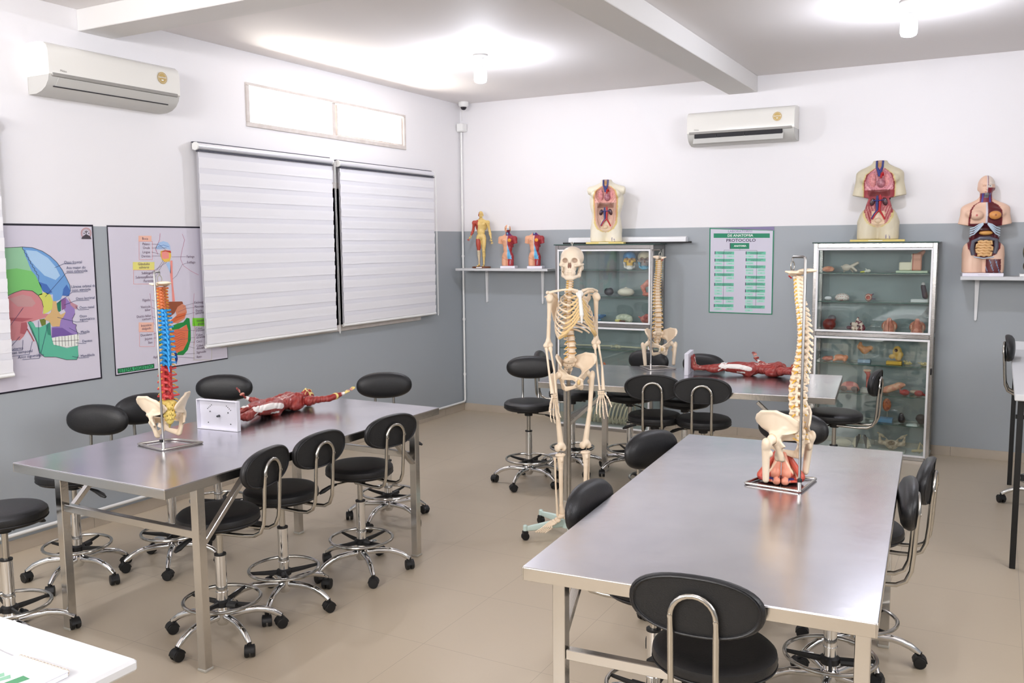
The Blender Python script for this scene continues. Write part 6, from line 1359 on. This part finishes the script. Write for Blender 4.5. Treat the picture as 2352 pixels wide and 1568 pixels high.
# ------------------------------------------------------------------ female torso with head on the right shelf
def fem_col(V):
    x,y,z = V[:,0],V[:,1],V[:,2]; ax = np.abs(x); C = base(V,(230,192,168)); fr = y < .02
    w = np.interp(z,[.475,.50,.54,.58,.62,.70,.78,.82,.84],[.0,.045,.066,.070,.064,.070,.066,.05,.028]); C = mixc(C, fr&(ax<w+.006)&(z>.475)&(z<.838)&(ax>w-.002), (120,26,36))
    inn = fr&(ax<=w); C = mixc(C, inn&(z<.70), (90,34,42)); C = mixc(C, inn&(z>=.70)&(x>.004), (96,34,38)); C = mixc(C, inn&(z>=.70)&(np.abs(x-.004)<.005), (206,204,214)); C = mixc(C, inn&(z>.70)&((x-.040)**2+(z-.752)**2<.027**2), (212,146,80)); 
    for g in (-1,1): C = mixc(C, ((x-g*.042)**2+(z-.752)**2<.0055**2)&(y<-.03), (190,84,84) if g < 0 else (150,84,50))
    nk = (z>.835)&(z<.892)&(y<.0); C = mixc(C, nk&(ax<.034), (120,32,50)); C = mixc(C, nk&(np.abs(ax-.020)<.005), (70,70,150)); C = mixc(C, nk&(ax<.012)&(z>.862), (120,124,128))
    h_ = (z>.892)&(x>.004); C = mixc(C, h_&(z>.948), (226,212,200)); C = mixc(C, h_&(z<=.948)&(x<.03)&(z>.925), (224,206,190)); C = mixc(C, h_&(z<=.925)&(y<.0), (124,30,48)); C = mixc(C, (x-.017)**2+(z-.937)**2<.00006, (240,236,230)); C = mixc(C, (x-.017)**2+(z-.937)**2<.000014, (40,40,60)); C = mixc(C, (np.abs(x-.006)<.0014)&(z>.94)&(y<.01), (130,40,50))
    C = mixc(C,(np.abs(z-.938)<.0016)&(x<-.006)&(x>-.026)&(y<-.03),(170,120,100)); C = mixc(C,(np.abs(z-.901)<.0022)&(ax<.013)&(y<-.03)&(x<.004),(196,120,110)); C = mixc(C, (z<.475)&(x>.012)&(x<.078)&(y<.01)&(z<.475), (92,34,38)); C = mixc(C, (z<.47)&(x>.012)&(x<.078)&(y<.01)&(np.abs(np.sin(x*120+z*30))>.985), (120,150,180))
    for g in (-1,1): C = mixc(C, (1-sstep(.001,.002,segs(V,[(g*.004,-.06,.43),(g*.03,-.06,.455),(g*.05,-.06,.475)])))*(z<.48), (130,80,66))
    return C
s = human_sd(arms=None, legs=False, fem=True, armstump=(.020,.095), legcut=.385, sw=.58, nk=1.2, headk=1.15); s.e((0,-.052,.60),(.055,.035,.10),k=.008,sub=True); V,F,C = s.build(.0042, fem_col); KF = 1.235; XF = lambda z: 1+.28*(1-sstep(.80,.86,z)); V[:,0] *= XF(V[:,2]); V = (V-np.array([0,0,.385]))*KF
t = T('torso_with_head','female torso model with head and open belly on the right wall shelf','anatomy model',(4.985,-.16,1.5195),R(6))
link('body', arrmesh('body',V,F,VC,C), t, (0,0,.0265))
m = MB(); m.bx(-.15,.14,-.11,.10,0,.026,.002); m.bx(-.04,.04,-.1105,-.11,.012,.014,0,1); O('base_box', m, [mat('white_box',(238,234,244),.45),ACG], t)
def PF(x,y,z): return (x*KF*float(XF(z)),y*KF,(z-.385)*KF+.0265)
INT = mat('intestine_tan',(222,178,124),.35); RIBW = mat('rib_pale_blue',(190,208,224),.35)
m = MB(); random.seed(5); pts = []
for r_i in range(6):
    zz = .585-.017*r_i; wd = .036-.003*abs(r_i-2.5)+.0; xs = np.linspace(-wd,wd,9); xs = xs if r_i%2 == 0 else xs[::-1]
    for xx in xs: pts.append(PF(xx,-.050-.012*(1-(xx/.04)**2),zz+.0035*math.sin(xx*260+r_i)))
m.tube(pts,.0095*KF,8); O('small_intestine', m, INT, t)
m = MB(); m.tube([PF(-.048,-.046,.50),PF(-.054,-.05,.54),PF(-.050,-.05,.585),PF(-.02,-.060,.606),(PF(.02,-.060,.606)),PF(.050,-.05,.595),PF(.054,-.05,.55),PF(.048,-.046,.51)],[.013*KF]*8,10); O('large_intestine', m, mat('colon_grey',(92,92,104),.3), t)
m = MB(); m.ell(PF(.004,-.048,.640),[.040*KF,.018*KF,.015*KF],16); O('stomach', m, mat('stomach_orange',(206,150,80),.35), t); m = MB(); m.ell(PF(-.006,-.044,.662),[.044*KF,.018*KF,.016*KF],16); O('liver', m, mat('liver_dark',(66,30,32),.25), t)
for g in (-1,1):
    for i in range(4): m = MB(); m.tube([PF(g*(.010),-.062,.702-.002*i),PF(g*(.028),-.064,.694-.010*i),PF(g*(.048),-.058,.676-.014*i),PF(g*.066,-.044,.668-.015*i)],[.0042*KF]*4,7); O('rib_cartilage', m, RIBW, t)
m = MB(); m.tube([PF(-.045,-.05,.488),PF(0,-.058,.478),PF(.045,-.05,.488)],.0035*KF,7); O('pelvic_rim', m, RIBW, t)
# next model cut by the right edge of the photo
t = T('head_model','dark ochre head and neck model cut by the right edge of the photo','anatomy model',(5.335,-.14,1.5195),0)
s = SD(.012); s.e((0,0,.17),(.075,.085,.10)); s.c((0,.01,.02),(0,0,.10),.06,.05); s.e((-.03,-.04,.06),(.04,.03,.05)); V,F,C = s.build(.005, flat((110,100,70),(70,64,60),40)); link('head', arrmesh('head',V,F,VC,C), t, (0,0,.021))
m = MB(); m.bx(-.09,.09,-.09,.09,0,.020,.002); O('base_plate', m, WHITEP, t)
# ------------------------------------------------------------------ notebooks on the near desk
PAPER = mat('white_paper',(240,238,244),.5); CLEAR = mat('clear_plastic_cover',(226,226,226),.1,.0,.8)
def spiral(label, loc, rz, green):
    t = T('spiral_notebook',label,'notebook',loc,rz)
    m = MB(); m.bx(0,.165,-.24,-.008,.0,.010,.0006); m.bx(.001,.164,-.2395,-.009,.0101,.0112,0,0); O('pages', m, PAPER, t)
    m = MB(); m.bx(-.001,.166,-.241,-.006,.0113,.0118,0); 
    O('cover', m, mat('white_cover',(236,234,240),.2), t)
    for i in range(15): x = .008+i*.0106; m = MB(); m.tube([(x+.0012*math.cos(0), -.006+.0068*math.cos(a), .0065+.0068*math.sin(a)) for a in np.linspace(0,2*PI,13)[:-1]],.0011,6,closed=True); O('binding_ring', m, mat('cream_wire',(226,212,196),.4), t)
    if green:
        m = MB()
        for k in range(4): m.poly([(.012+k*.020,-.075,.0120),(.028+k*.020,-.085,.0120),(-.0+k*.020+.004,-.150,.0120),(.0+k*.020,-.130,.0120)],0)
        m.poly([(.10,-.065,.012),(.125,-.068,.012),(.11,-.14,.012),(.09,-.13,.012)],1); O('cover_print', m, [mat('print_green',(132,180,152),.4),mat('print_dark_green',(70,140,96),.4)], t, smooth=False)
    return t
spiral('spiral bound notebook with green print on the near white desk',(2.93,-6.925,.7605),R(1),True).scale = (1.22,1.1,1.2)
m = MB(); m.bx(0,.2,0,.28,.0,.008,.001); O('paper_stack', m, mat('glossy_white_folder',(232,232,238),.15), loc=(2.70,-7.20,.7605), rot=(0,0,R(-4)), label='white glossy folder beside the spiral notebook on the near desk', cat='folder')

area('window_daylight',(-.32,-2.05,2.885),(0,R(-90),0),.9,3.2,62,(1,.96,.92))
area('ground_bounce',(-1.5,-2.05,1.7),(0,R(-137),0),1.0,3.0,350,(1,.93,.84))
area('front_fill_light',(2.8,YF+.05,2.72),(R(90),0,0),4.4,.8,190,(1,.98,.96))  # added fill lamp high on the front wall, which has no window
area('right_fill_light',(XR-.05,-5.9,2.5),(0,R(90),0),1.0,3.2,72,(.96,.97,1))  # unseen lamp added to brighten the left wall; no window on this side
